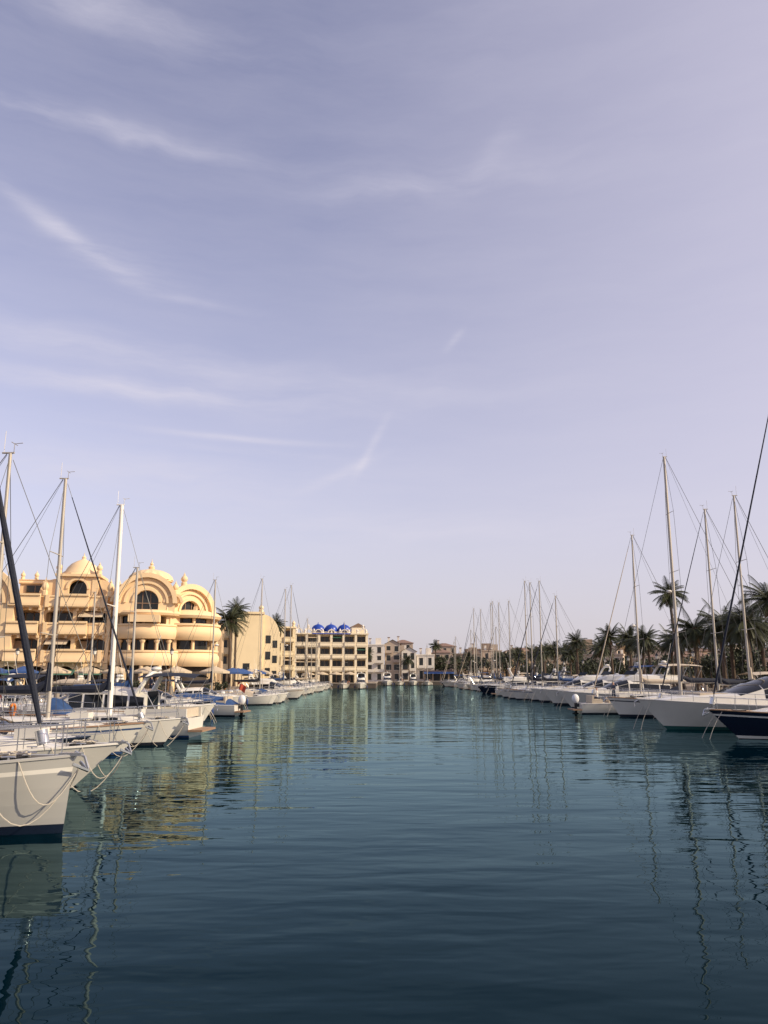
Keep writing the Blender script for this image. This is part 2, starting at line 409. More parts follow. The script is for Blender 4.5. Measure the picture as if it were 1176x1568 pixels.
def sailboat(end, Y, side, Ln, top, hullm='gel', stripe='navy', boot='navy', af='black', out='bow', jib='canvas', cover='navy', mastm='alu', dodger='navy', yaw=0.0, rake=0.9, F=None, Bm=None, spr=2, hd=None, near=False, jr=0.06, mr=0.085, bim=None, fs=.15):
    B = Bm or Ln*.31; F = F or (0.62+Ln*.040)
    cx = end+side*Ln/2
    bowdir = 0 if (side < 0) == (out == 'bow') else pi
    if hd is not None: bowdir = hd
    o = Obj('sailboat', (cx, Y, 0), bowdir+yaw)
    k = 'sail'
    hull(o, Ln, B, F, k, hullm, stripe, boot, af, rake)
    X = lambda s: -Ln/2+Ln*s
    ss = [.30, .36, .48, .58, .68, .76, .82]
    hh = [.46, .50, .48, .42, .34, .22, .04]
    cabin(o, [X(s) for s in ss], [B*.30*min(1, beamf(s, k)*1.02) for s in ss], hh, [deckz(F, s, k)-.02 for s in ss], 'gel' if hullm != 'gel_cream' else 'gel_cream', 'tint', side_i=[(1, 2), (2, 3), (3, 4)], lo=.45, hi=.85, part='coachroof')
    dz = deckz(F, .15, k)
    a = o.p('cockpit', 'gel')
    for sd in (1, -1): box(a, X(.03), X(.30), sd*B*.27-.12, sd*B*.27+.12, dz-.05, dz+.26)
    box(o.p('cockpit_sole', 'teak'), X(.04), X(.29), -B*.2, B*.2, dz-.02, dz+.05)
    st = o.p('steering_wheel', 'steel'); cw = (X(.12), 0, dz+.75)
    tube(st, [(cw[0], .42*cos(t_*pi/8), cw[2]+.42*sin(t_*pi/8)) for t_ in range(17)], .02, 5); cyl(st, (X(.12)+.1, 0, dz), (X(.12)+.1, 0, dz+.8), .06)
    box(o.p('hatch', 'tint'), X(.86), X(.86)+.5, -.25, .25, deckz(F, .86, k)+.02, deckz(F, .86, k)+.08)
    if dodger:
        a = o.p('sprayhood', dodger); rows = []
        for i, (xx, h) in enumerate(((X(.40), .0), (X(.37), .35), (X(.33), .62), (X(.29), .70))):
            wv = B*.27
            rows.append([(xx, -wv*cos(pi*q/8), (deckz(F, .33, k)+.25)+(h+.2)*sin(pi*q/8)**.6) for q in range(9)])
        grid(a, rows)
    if bim: bimini(o, bim, X(.01), X(.24), B*.36, dz+.2, 1.75)
    mx = X(.60); zc = deckz(F, .6, k)+.35
    ms = o.p('mast', mastm)
    cyl(ms, (mx, 0, zc-.2), (mx-.12, 0, top), mr, mr*.75, n=10)
    T = Vector((mx-.12, 0, top))
    cyl(ms, (T.x-.25, 0, top+.02), (T.x+.12, 0, top+.02), .03, n=5)
    cyl(ms, (T.x-.2, 0, top), (T.x-.2, 0, top+.7), .008, n=4)
    tube(ms, [(T.x+.1, 0, top), (T.x+.1, 0, top+.3), (T.x+.35, 0, top+.32)], .012, 4)
    cyl(ms, (T.x+.1, -.18, top+.3), (T.x+.1, .18, top+.3), .012, n=4)
    bz = zc+.95; be = X(.16)
    cyl(ms, (mx, 0, bz), (be, 0, bz+.05), .07, n=8)
    if cover:
        cv = o.p('sail_cover', cover); n = 9
        tube(cv, [(mx-.1-(mx-be-.3)*i/n, R.uniform(-.015, .015), bz+.16-.04*i/n+(.3 if i < 1 else 0)) for i in range(n+1)], [.10]+[.20-.011*i+R.uniform(-.012, .012) for i in range(n)], 8)
        cyl(cv, (mx-.1, 0, bz+.1), (mx-.08, 0, bz+1.2), .17, .10, n=8)
    wr = o.p('standing_rigging', 'wire')
    q = .010 if near else .013
    ym = B/2*beamf(.58, k)*.95; zd = deckz(F, .58, k)
    H = top-zc
    lv = [zc+H*(i+1)/(spr+1) for i in range(spr)]
    sw = [B*.30*(1-.18*i) for i in range(spr)]
    for sd in (1, -1):
        P = [(mx-.15, sd*ym, zd)]
        for z, w_ in zip(lv, sw):
            cyl(ms, (mx-.05, 0, z), (mx-.22, sd*w_, z+.06), .028, .018, n=5)
            P.append((mx-.22, sd*w_, z+.06))
        P.append((T.x, 0, top-.1))
        for i in range(len(P)-1): cyl(wr, P[i], P[i+1], q, n=4, cap=False)
        cyl(wr, (mx-.5, sd*ym, zd), (mx-.08, 0, lv[0]), q, n=4, cap=False)
        cyl(wr, (mx+.3, sd*ym, zd), (mx-.08, 0, lv[0]), q, n=4, cap=False)
    bow = (Ln/2-fs, 0, deckz(F, .98, k)+.1)
    cyl(wr, bow, (T.x+.1, 0, top-.2), q, n=4, cap=False)
    cyl(wr, (-Ln/2+.1, 0, deckz(F, 0, k)+.1), (T.x-.1, 0, top), q*1.3, n=4, cap=False)
    cyl(wr, (be, 0, bz), (T.x-.1, 0, top-.05), q*.7, n=4, cap=False)
    if jib:
        j = o.p('furled_genoa', jib); b0 = Vector(bow); b1 = Vector((T.x+.1, 0, top-.2))
        n = 14
        tube(j, [b0.lerp(b1, .04+.90*i/n) for i in range(n+1)], [jr*.7]+[jr*(1.15-.75*i/n)*(1+R.uniform(-.08, .08)) for i in range(n)], 8)
        cyl(o.p('furler_drum', 'steel'), b0.lerp(b1, .01), b0.lerp(b1, .03), .12, n=10)
    if R.random() < .4 and not near: ellipsoid(o.p('radar_dome', 'gel'), (mx+.3, 0, zc+H*.42), .22, .22, .12, 10, 6)
    rails(o, Ln, B, F, k, .04, .97, .62, 9, .013)
    fenders(o, Ln, B, F, k, R.choice(['fender', 'fender', 'fender_b']))
    an = o.p('anchor', 'steel'); bx = Ln/2
    box(an, bx-.3, bx+.15, -.07, .07, bow[2]-.08, bow[2]-.02)
    tube(an, [(bx+.0, 0, bow[2]), (bx+.2, 0, bow[2]-.1), (bx+.28, 0, bow[2]-.32)], .03, 5)
    tube(an, [(bx+.05, -.2, bow[2]-.22), (bx+.28, 0, bow[2]-.36), (bx+.05, .2, bow[2]-.22)], .035, 5)
    if R.random() < .5 or near:
        lb = o.p('lifebuoy', 'orange'); c_ = (X(.03), B*.3, dz+.6)
        tube(lb, [(c_[0]-.02, c_[1]+.25*cos(t_*pi/6), c_[2]+.25*sin(t_*pi/6)) for t_ in range(13)], .06, 6)
    if R.random() < .3: flag(o, X(.0), B*.2, dz+.3)
    if near:
        dc = o.p('deck_gear', 'steel')
        for s in (.9, .78, .12):
            for sd in (1, -1):
                yy = sd*B/2*beamf(s, k)*.82; zz = deckz(F, s, k)
                cyl(dc, (X(s)-.14, yy, zz+.09), (X(s)+.14, yy, zz+.09), .02, n=6); cyl(dc, (X(s), yy, zz), (X(s), yy, zz+.09), .025, n=6)
        for sd in (1, -1): cyl(dc, (X(.27), sd*B*.27, dz+.26), (X(.27), sd*B*.27, dz+.46), .09, .07, n=10)
        box(o.p('liferaft', 'gel'), X(.70), X(.70)+.7, -.3, .3, deckz(F, .7, k)+.28, deckz(F, .7, k)+.55)
        tube(o.p('boathook', 'teak'), [(X(.45), B*.22, deckz(F, .5, k)+.5), (X(.66), B*.2, deckz(F, .6, k)+.45)], .02, 5)
        rp = o.p('coiled_rope', 'rope'); cx_, cy_, cz_ = X(.88), .3, deckz(F, .88, k)+.08
        tube(rp, [(cx_+(.12+.008*q_)*cos(q_*.6), cy_+(.12+.008*q_)*sin(q_*.6), cz_+.02*(q_ % 3)) for q_ in range(30)], .018, 5)
    ml = o.p('mooring_line', 'rope')
    if near:
        z0 = deckz(F, .93, k)
        for sd, drop, xx in ((-1, .75, .9), (-1, 1.1, 1.6), (1, .8, 1.1)):
            e0 = Vector((Ln/2-xx, sd*B/2*beamf(1-xx/Ln, k)*1.02, z0)); e1 = Vector((Ln/2+.12, 0, z0-.15))
            tube(ml, [e0.lerp(e1, i/12)+Vector((0, sd*.10*sin(pi*i/12), -drop*sin(pi*i/12))) for i in range(13)], .012, 5)
    else:
        for sd in (1, -1):
            e0 = Vector((Ln/2-.6, sd*.25, deckz(F, .95, k))); e1 = Vector((Ln/2+.35, sd*.5, -.3))
            tube(ml, [e0.lerp(e1, i/6)+Vector((.1*sin(pi*i/6), 0, 0)) for i in range(7)], .014, 4)
    return o

def motorboat(end, Y, side, Ln, out='bow', hullm='gel', stripe='gel', boot='navy', af='black', fly=False, open_=False, yaw=0.0, hd=None, canvas=None, name='motor_yacht', F=None, gls='tint', flagon=None, hsc=1.0):
    B = Ln*.30 if Ln > 8 else Ln*.36; F = F or (.50+Ln*.062)
    cx = end+side*Ln/2
    bowdir = 0 if (side < 0) == (out == 'bow') else pi
    if hd is not None: bowdir = hd
    o = Obj(name, (cx, Y, 0), bowdir+yaw); k = 'motor'
    hull(o, Ln, B, F, k, hullm, stripe, boot, af, Ln*.10)
    X = lambda s: -Ln/2+Ln*s
    D = lambda s: deckz(F, s, k)
    box(o.p('swim_platform', 'teak'), -Ln/2-.7, -Ln/2+.02, -B*.40, B*.40, .28, .38)
    if open_:
        cs = o.p('console', 'gel'); box(cs, X(.38), X(.48), -.4, .4, D(.4)-.05, D(.4)+.65)
        g_ = o.p('windscreen', 'tint')
        rows = [[(X(.55), -B*.36, D(.5)), (X(.60), 0, D(.5)), (X(.55), B*.36, D(.5))], [(X(.49), -B*.32, D(.5)+.5), (X(.53), 0, D(.5)+.55), (X(.49), B*.32, D(.5)+.5)]]
        grid(g_, rows)
        tube(o.p('windscreen_frame', 'steel'), rows[1], .02, 5)
        se = o.p('seat', 'canvas')
        box(se, X(.12), X(.2), -B*.38, B*.38, D(.1)-.02, D(.1)+.35); box(se, X(.10), X(.12), -B*.38, B*.38, D(.1), D(.1)+.65)
        box(se, X(.27), X(.33), -B*.25, -.1, D(.1), D(.1)+.55); box(se, X(.27), X(.33), .1, B*.25, D(.1), D(.1)+.55)
        ss = [.55, .65, .78, .88]
        cabin(o, [X(s) for s in ss], [B*.33*beamf(s, k) for s in ss], [.25, .25, .18, .03], [D(s)-.02 for s in ss], hullm if hullm != 'gel_navy' else 'gel', 'tint', side_i=[(0, 1)], part='cuddy')
        outboard(o, -Ln/2, 0, D(0)*.8)
        if canvas:
            a = o.p('cockpit_cover', canvas); rows = []
            for s, h in ((.02, .1), (.12, .55), (.3, .65), (.45, .75), (.56, .5)):
                rows.append([(X(s), B*.47*beamf(s, k)*c, D(s)+h*(1-c**4)) for c in (-1, -.7, -.3, 0, .3, .7, 1)])
            grid(a, rows)
        rails(o, Ln, B, F, k, .6, .96, .4, 5, .013)
    else:
        sc_ = min(1, Ln/11)*hsc
        ss = [.22, .30, .42, .52, .60, .68, .78, .88, .93]
        hh = [x*sc_ for x in (1.35, 1.42, 1.45, 1.38, 1.02, .55, .42, .22, .03)]
        ws_ = [B*.40*beamf(s, k)**.8 for s in ss]
        cabin(o, [X(s) for s in ss], ws_, hh, [D(s)-.02 for s in ss], 'gel' if hullm != 'gel_cream' else 'gel_cream', gls, side_i=[(0, 1), (1, 2), (2, 3), (3, 4)], top_i=(3, 5), lo=.35, hi=.97, part='superstructure')
        zr = D(.35)+1.42*sc_
        pl = o.p('hull_portlight', 'tint')
        for sd in (1, -1):
            for s in (.45, .55, .65):
                q = .68; q2 = .8
                f_ = lambda s_, q_: (X(s_)-Ln*.1*(1-q_)*s_**5, sd*(B/2*beamf(s_, k)*((q_+.35)/1.35)**(0.22+0.75*s_**2)+.015), D(s_)*q_)
                grid(pl, [[f_(s, q), f_(s+.03, q), f_(s+.06, q)], [f_(s+.005, q2), f_(s+.03, q2), f_(s+.065, q2)]], flip=sd > 0)
        se = o.p('cockpit_seat', 'canvas'); box(se, X(.02), X(.07), -B*.36, B*.36, D(0)-.02, D(0)+.45)
        for sd in (1, -1): box(o.p('cockpit_coaming', 'gel'), X(.01), X(.22), sd*B*.42-.08, sd*B*.42+.08, D(0)-.02, D(0)+.45)
        box(o.p('saloon_door', 'tint'), X(.22)-.02, X(.22)+.01, -B*.25, B*.25, D(.2)+.1, D(.2)+1.3*sc_)
        if fly:
            fs = [.12, .2, .35, .48, .55]
            cabin(o, [X(s) for s in fs], [B*.38]*3+[B*.33, B*.2], [.55, .6, .6, .6, .12], [zr-.08]*5, 'gel', 'tint', part='flybridge')
            g_ = o.p('flybridge_windscreen', 'tint')
            grid(g_, [[(X(.47), -B*.3, zr+.5), (X(.52), 0, zr+.5), (X(.47), B*.3, zr+.5)], [(X(.44), -B*.28, zr+.85), (X(.49), 0, zr+.88), (X(.44), B*.28, zr+.85)]])
            za = zr+.5
        else: za = zr-.25
        ar = o.p('radar_arch', 'gel'); xx = X(.22)
        P = [(xx+.5, -B*.37, za-.1), (xx, -B*.34, za+.75), (xx-.1, -B*.2, za+1.0), (xx-.1, B*.2, za+1.0), (xx, B*.34, za+.75), (xx+.5, B*.37, za-.1)]
        tube(ar, P, [.14, .12, .11, .11, .12, .14], 6)
        ellipsoid(o.p('radar_dome', 'gel'), (xx-.1, 0, za+1.2), .28, .28, .14, 12, 6)
        cyl(o.p('antenna', 'whitemast'), (xx, B*.25, za+1.0), (xx-.5, B*.25, za+2.9), .014, n=5)
        cyl(o.p('antenna', 'whitemast'), (xx, -B*.25, za+1.0), (xx-.3, -B*.25, za+2.2), .012, n=5)
        if canvas: bimini(o, canvas, X(-.02), X(.26), B*.40, D(0)+.4, za+.75-D(0)-.4)
        rails(o, Ln, B, F, k, .45, .965, .6, 8, .016)
        box(o.p('sunpad', 'canvas'), X(.70), X(.80), -B*.2, B*.2, D(.72)+.36*sc_, D(.72)+.50*sc_)
    fenders(o, Ln, B, F, k, R.choice(['fender', 'fender_b']))
    an = o.p('anchor', 'steel'); zb_ = D(1)-.05
    tube(an, [(Ln/2-.1, 0, zb_), (Ln/2+.15, 0, zb_-.1), (Ln/2+.15, 0, zb_-.35)], .035, 5)
    if flagon or (flagon is None and R.random() < .3): flag(o, X(0), B*.3, D(0)+.4)
    ml = o.p('mooring_line', 'rope')
    for sd in (1, -1):
        e0 = Vector((Ln/2-.7, sd*.35, D(.94))); e1 = Vector((Ln/2+.2, sd*.6, -.3))
        tube(ml, [e0.lerp(e1, i/6)+Vector((.1*sin(pi*i/6), 0, 0)) for i in range(7)], .014, 4)
    return o

# ---- right-hand berths
sailboat(15.9, 39.0, 1, 12.5, 18.4, hullm='gel_navy', stripe='gel', boot='gel', af='black', jib='navy', cover='navy', jr=.06, mr=.1, spr=3, F=1.15, rake=1.4).done()
motorboat(14.6, 46.3, 1, 16.5, fly=False, boot='green_af', af='green_af', F=1.36, yaw=.06, canvas='navy', hsc=1.15).done()
sailboat(19.9, 52.0, 1, 10.5, 15.2, stripe='blue', cover='canvas', jib=None, bim='canvas').done()
sailboat(19.3, 56.0, 1, 11, 15.1, stripe='gel', cover='navy', jib='navy', dodger='canvas', jr=.045).done()
sailboat(16.9, 60.0, 1, 14, 20.3, stripe='navy', cover='navy', jib=None, spr=3, mr=.13, bim='canvas').done()
motorboat(15.9, 64.8, 1, 8.5, out='stern', open_=True, name='motorboat', canvas=None, F=.95).done()
sailboat(18.0, 69.0, 1, 11, 15.5, stripe='navy', cover='canvas', jib='canvas', boot='red', jr=.05).done()
motorboat(16.2, 74.0, 1, 13, fly=True, canvas='canvas', yaw=.06).done()
motorboat(19.0, 79.2, 1, 8.5, canvas='navy', boot='blue').done()
motorboat(16.8, 84.0, 1, 13, fly=True, canvas='blue', yaw=-.05).done()
motorboat(18.8, 89.0, 1, 9.5, canvas='canvas', stripe='navy', hullm='gel_navy').done()
motorboat(17.2, 93.6, 1, 12, fly=True, canvas=None, yaw=.08).done()
for (Y, top, e) in ((98, 12.9, 17.4), (102, 15.3, 16.2), (106.5, 15.6, 16), (112, 16.5, 16)):
    sailboat(e, Y, 1, R.uniform(9.5, 11.5), top, stripe=R.choice(['navy', 'blue', 'gel']), cover=R.choice(['navy', 'blue', 'canvas']), jib=R.choice([None, 'canvas', 'navy']), yaw=R.uniform(-.05, .05), bim=R.choice([None, 'navy', 'canvas'])).done()
Y = 117.0; i = 0
tops = {4: 16.0, 6: 16.6, 8: 17.8, 9: 18.0, 11: 17.5, 13: 18.5}
while Y < 250:
    e = 18.4+R.uniform(-1.4, 1.2)
    if i in tops or R.random() < .35:
        sailboat(e-.9, Y, 1, R.uniform(8.5, 12), tops.get(i, R.uniform(11, 14)), hullm=R.choice(['gel', 'gel', 'gel_navy', 'gel_cream']), stripe=R.choice(['navy', 'blue', 'gel']), cover=R.choice(['navy', 'blue', 'canvas']), jib=R.choice([None, 'canvas', 'navy']), yaw=R.uniform(-.08, .08), bim=R.choice([None, 'navy', 'canvas'])).done()
    else:
        motorboat(e, Y, 1, R.uniform(7.5, 13), fly=R.random() < .5, canvas=R.choice([None, 'navy', 'canvas', 'blue']), hullm=R.choice(['gel', 'gel', 'gel_navy']), out=R.choice(['bow', 'bow', 'stern']), yaw=R.uniform(-.08, .08)).done()
    Y += R.uniform(4.3, 5.6); i += 1
# ---- left-hand berths
sailboat(-6.15, 16.0, -1, 11, 15.4, hullm='gel_grey', stripe='gel', boot='gel_navy', af='gel_navy', jib='navy', cover='navy', near=True, jr=.066, rake=.12, F=1.2, spr=2, dodger='canvas', fs=.6).done()
sailboat(-7.2, 22.2, -1, 9.6, 9.5, stripe='gel', boot='gel', jib=None, cover='canvas', rake=1.3, F=.98, yaw=-.04, mr=.065, near=True).done()
motorboat(-9.9, 26.8, -1, 7.4, canvas='navy', F=.8, yaw=.05, flagon=False, hullm='gel_navy').done()
sailboat(-9.3, 31.0, -1, 9.5, 11.0, stripe='blue', jib='navy', cover='navy', boot='blue', rake=.9, yaw=.04, near=True, jr=.04).done()
sailboat(-9.0, 35.6, -1, 8.2, 10.9, stripe='gel', jib=None, cover='navy', mastm='whitemast', mr=.12, spr=1, rake=.8, near=True, dodger='blue', bim='navy').done()
motorboat(-9.6, 41.0, -1, 10.5, out='stern', canvas='navy', stripe='navy', boot='blue', yaw=-.05).done()
sailboat(-11.6, 46.3, -1, 8.0, 9.4, stripe='navy', jib=None, cover='blue', yaw=.06).done()
motorboat(-11.0, 51.5, -1, 7.5, open_=True, name='motorboat', canvas='navy', yaw=.1).done()
motorboat(-12.2, 56.5, -1, 8.5, canvas='navy', hullm='gel_navy').done()
motorboat(-11.2, 61.5, -1, 7.5, out='stern', open_=True, name='motorboat', canvas='blue', yaw=-.08).done()
motorboat(-12.8, 66.5, -1, 7.0, open_=True, name='motorboat', canvas='blue').done()
motorboat(-12.4, 71.5, -1, 8, canvas='navy', yaw=.06).done()
sailboat(-13.4, 76.2, -1, 8, 12.3, cover='navy', jib=None).done()
for (Y, kind, top) in ((27, 'm', 0), (33, 's', 8.6), (38.5, 'm', 0), (44, 's', 10.2), (49.5, 's', 10.7), (55, 'm', 0), (60, 'm', 0), (66, 's', 10.0), (72, 'm', 0)):
    if kind == 's': sailboat(-21.2, Y, -1, 8.5, top, out=R.choice(['bow', 'stern']), cover=R.choice(['navy', 'canvas', 'blue']), jib=R.choice([None, 'canvas']), stripe='navy', bim='navy').done()
    else: motorboat(-21.2, Y, -1, R.uniform(7.5, 9), canvas=R.choice(['navy', 'canvas', 'blue'])).done()
motorboat(-11.3, 84, -1, 5.6, open_=True, name='motorboat', canvas='canvas').done()
motorboat(-10.9, 88.5, -1, 6, open_=True, name='motorboat').done()
motorboat(-11.2, 93, -1, 5.8, open_=True, name='motorboat', canvas='blue').done()
sailboat(-12.6, 100.5, -1, 8, 15.4, cover='navy', jib=None).done()
motorboat(-10.6, 106, -1, 9.4, canvas=None, yaw=-.12, stripe='teak').done()
motorboat(-11.0, 111, -1, 9.0, fly=True, canvas='canvas').done()
motorboat(-11.8, 116.5, -1, 8.6, canvas='navy', yaw=.05).done()
sailboat(-12.0, 122, -1, 8.7, 16.4, cover='blue', jib=None).done()
sailboat(-11.6, 127, -1, 8.9, 17.6, cover='navy', jib='navy', jr=.045).done()
Y = 132.5
while Y < 191:
    if R.random() < .3: sailboat(-11.8+R.uniform(-.8, .6), Y, -1, 8.4, R.uniform(10, 14), cover=R.choice(['navy', 'canvas']), jib=None, yaw=R.uniform(-.05, .05)).done()
    else: motorboat(-11.5+R.uniform(-1.0, .8), Y, -1, R.uniform(7, 9), fly=R.random() < .4, canvas=R.choice([None, 'navy', 'canvas']), yaw=R.uniform(-.08, .08)).done()
    Y += R.uniform(4.2, 5.2)
for x_, Y, L_ in ((-5.5, 187.5, 9), (1.0, 250, 11), (5, 255, 10), (9.5, 255, 9), (14, 255.5, 10)):
    if x_ in (5, 14): sailboat(x_-L_/2, Y, 1, L_, 14 if x_ == 5 else 13, hd=-pi/2, jib=None).done()
    else: motorboat(x_-L_/2, Y, 1, L_, hd=-pi/2, fly=True).done()
sailboat(-14, 188, 1, 9, 15.5, hd=-pi/2, cover='navy', jib=None).done()

# ------------------------------------------------------------ people
def person(x, y, z, rot, shirt='shirt', sit=False, arm=0.0):
    hipz = .48 if sit else .92
    V = [(0, 0, hipz), (0, -.01, hipz+.26), (0, 0, hipz+.46), (0, 0, hipz+.57), (0, .02, hipz+.66), (0, .01, hipz+.80)]
    Rr = [.145, .125, .15, .055, .085, .085]; E = [(0, 1), (1, 2), (2, 3), (3, 4), (4, 5)]
    for sd in (-1, 1):
        b = len(V)
        if sit: V += [(sd*.09, .02, hipz-.02), (sd*.12, .43, hipz+.02), (sd*.12, .45, .10), (sd*.12, .60, .04)]
        else: V += [(sd*.09, 0, hipz-.06), (sd*.11, .03+.04*sd, .48), (sd*.12, -.02+.06*sd, .09), (sd*.13, .13+.06*sd, .04)]
        Rr += [.095, .062, .042, .035]; E += [(0, b), (b, b+1), (b+1, b+2), (b+2, b+3)]
        b = len(V)
        V += [(sd*.19, 0, hipz+.48), (sd*.25, .02, hipz+.20), (sd*.22, .16+arm*.1, hipz+.02+arm*.25), (sd*.21, .22+arm*.1, hipz-.04+arm*.3)]
        Rr += [.058, .043, .032, .030]; E += [(2, b), (b, b+1), (b+1, b+2), (b+2, b+3)]
    me = bpy.data.meshes.new('person'); me.from_pydata(V, E, []); ob = bpy.data.objects.new('person_tmp', me); bpy.context.collection.objects.link(ob)
    ob.modifiers.new('skin', 'SKIN'); sb = ob.modifiers.new('sub', 'SUBSURF'); sb.levels = 1
    for i, r in enumerate(Rr): me.skin_vertices[0].data[i].radius = (r, r*.8 if i < 3 else r)
    me.skin_vertices[0].data[0].use_root = True
    dg = bpy.context.evaluated_depsgraph_get(); me2 = bpy.data.meshes.new_from_object(ob.evaluated_get(dg)); bpy.data.objects.remove(ob)
    for m_ in ('skin', shirt, 'trouser', 'hair'): me2.materials.append(M[m_])
    for p_ in me2.polygons:
        c = p_.center; p_.use_smooth = True
        if c.z > hipz+.76 or (c.z > hipz+.66 and c.y < -.02): p_.material_index = 3
        elif c.z > hipz+.54: p_.material_index = 0
        elif (c.z > hipz+.05 and c.y < .12): p_.material_index = 1
        elif abs(c.x) > .17 and c.z > hipz-.12: p_.material_index = 0
        else: p_.material_index = 2
    o2 = bpy.data.objects.new('person', me2); bpy.context.collection.objects.link(o2); o2.location = (x, y, z); o2.rotation_euler = (0, 0, rot)
person(17.4, 64.7, .80, 1.2, 'shirt', sit=True, arm=.6); person(18.9, 65.1, .80, 2.0, 'shirt_dark', arm=.8)
person(5.5, 262.9, GZ, 3.0, 'shirt'); person(6.4, 263, GZ, 3.3, 'shirt_dark'); person(-24, 81.5, GZ, 2.6, 'shirt_dark'); person(-33, 81.8, GZ, 1.6, 'shirt')

# ------------------------------------------------------------ buildings
def finial(o, x, y, z, h=1.3, r=.28, m='stucco'):
    a = o.p('finial', m)
    lathe(a, [(r*.9, 0), (r*.9, .25*h), (r*.6, .3*h), (r, .42*h), (r*1.05, .52*h), (r*.75, .66*h), (r*.3, .76*h), (r*.35, .8*h), (r*.12, .88*h), (0.01, h)], (x, y, z), 12)
def glazing(o, x0, x1, y, z0, z1, n=3, fm='frame'):
    box(o.p('window_glass', 'glass'), x0, x1, y-.03, y+.05, z0, z1)
    f = o.p('window_frame', fm)
    for i in range(n+1):
        x = x0+(x1-x0)*i/n; box(f, x-.05, x+.05, y-.09, y-.033, z0, z1)
    box(f, x0-.05, x1+.05, y-.092, y-.034, z1, z1+.08)
def parapet(o, x0, x1, y0, z, h=1.3, m='stucco', bulge=.12):
    a = o.p('balcony_parapet', m)
    prof = [(0, 0), (-bulge, .12), (-bulge, h*.35), (-bulge*.3, h*.5), (-bulge*.3, h*.8), (-bulge*1.1, h*.86), (-bulge*1.1, h), (.22, h), (.22, 0)]
    rows = [[(x, y0+p[0], z+p[1]) for p in prof] for x in (x0, x1)]
    grid(a, rows)
    for r_ in rows: a.add(r_, [tuple(range(len(r_)))])
def curved_balcony(o, cx, cy, r, a0, a1, z, h=1.3, m='stucco', n=18, bulge=.3):
    a = o.p('curved_parapet', m)
    lathe(a, [(r-.25, h), (r+bulge*.4, h), (r+bulge*.4, h*.86), (r, h*.8), (r+bulge*.6, h*.55), (r+bulge*.7, h*.3), (r+bulge*.3, .05), (r-.1, -.25), (.3, -.25)], (cx, cy, z), n, a0, a1)
    lathe(a, [(r-.25, h), (r-.25, 0.02), (.3, 0.02)], (cx, cy, z), n, a0, a1)
def gable(o, cx, cy, zc, r, ang, th=1.0, m='stucco', base=None, rim=.45):
    sv = o.M.copy(); o.M = Matrix.Translation((cx, cy, 0)) @ Matrix.Rotation(ang, 4, 'Z')
    base = zc-2 if base is None else base
    a = o.p('gable_wall', m)
    wr_ = r*.42
    pts = [(-r, base), (-r, zc)]+[(-r*cos(pi*i/20), zc+r*sin(pi*i/20)) for i in range(1, 20)]+[(r, zc), (r, base), (wr_, base)]
    pts += [(wr_*cos(pi*i/12), zc+.1+wr_*sin(pi*i/12)) for i in range(13)]+[(-wr_, base)]
    extr(a, pts, 0, th)
    box(o.p('window_glass', 'glass'), -wr_, wr_, .45, .53, base, zc+wr_+.1)
    f = o.p('window_frame', 'frame')
    for x in (-wr_*.33, wr_*.33): box(f, x-.05, x+.05, .36, .446, base, zc+wr_)
    box(f, -wr_, wr_, .358, .444, zc-.05, zc+.05)
    arch_ring(o.p('arch_trim', m), 0, zc+.1, wr_+.04, wr_+.3, -.16, .0)
    arch_ring(o.p('gable_rim', m), 0, zc, r-rim*.5, r+rim*.5, -.42, -.005)
    arch_ring(o.p('gable_rim_inner', m), 0, zc, r*.70, r*.78, -.2, -.003)
    o.M = sv

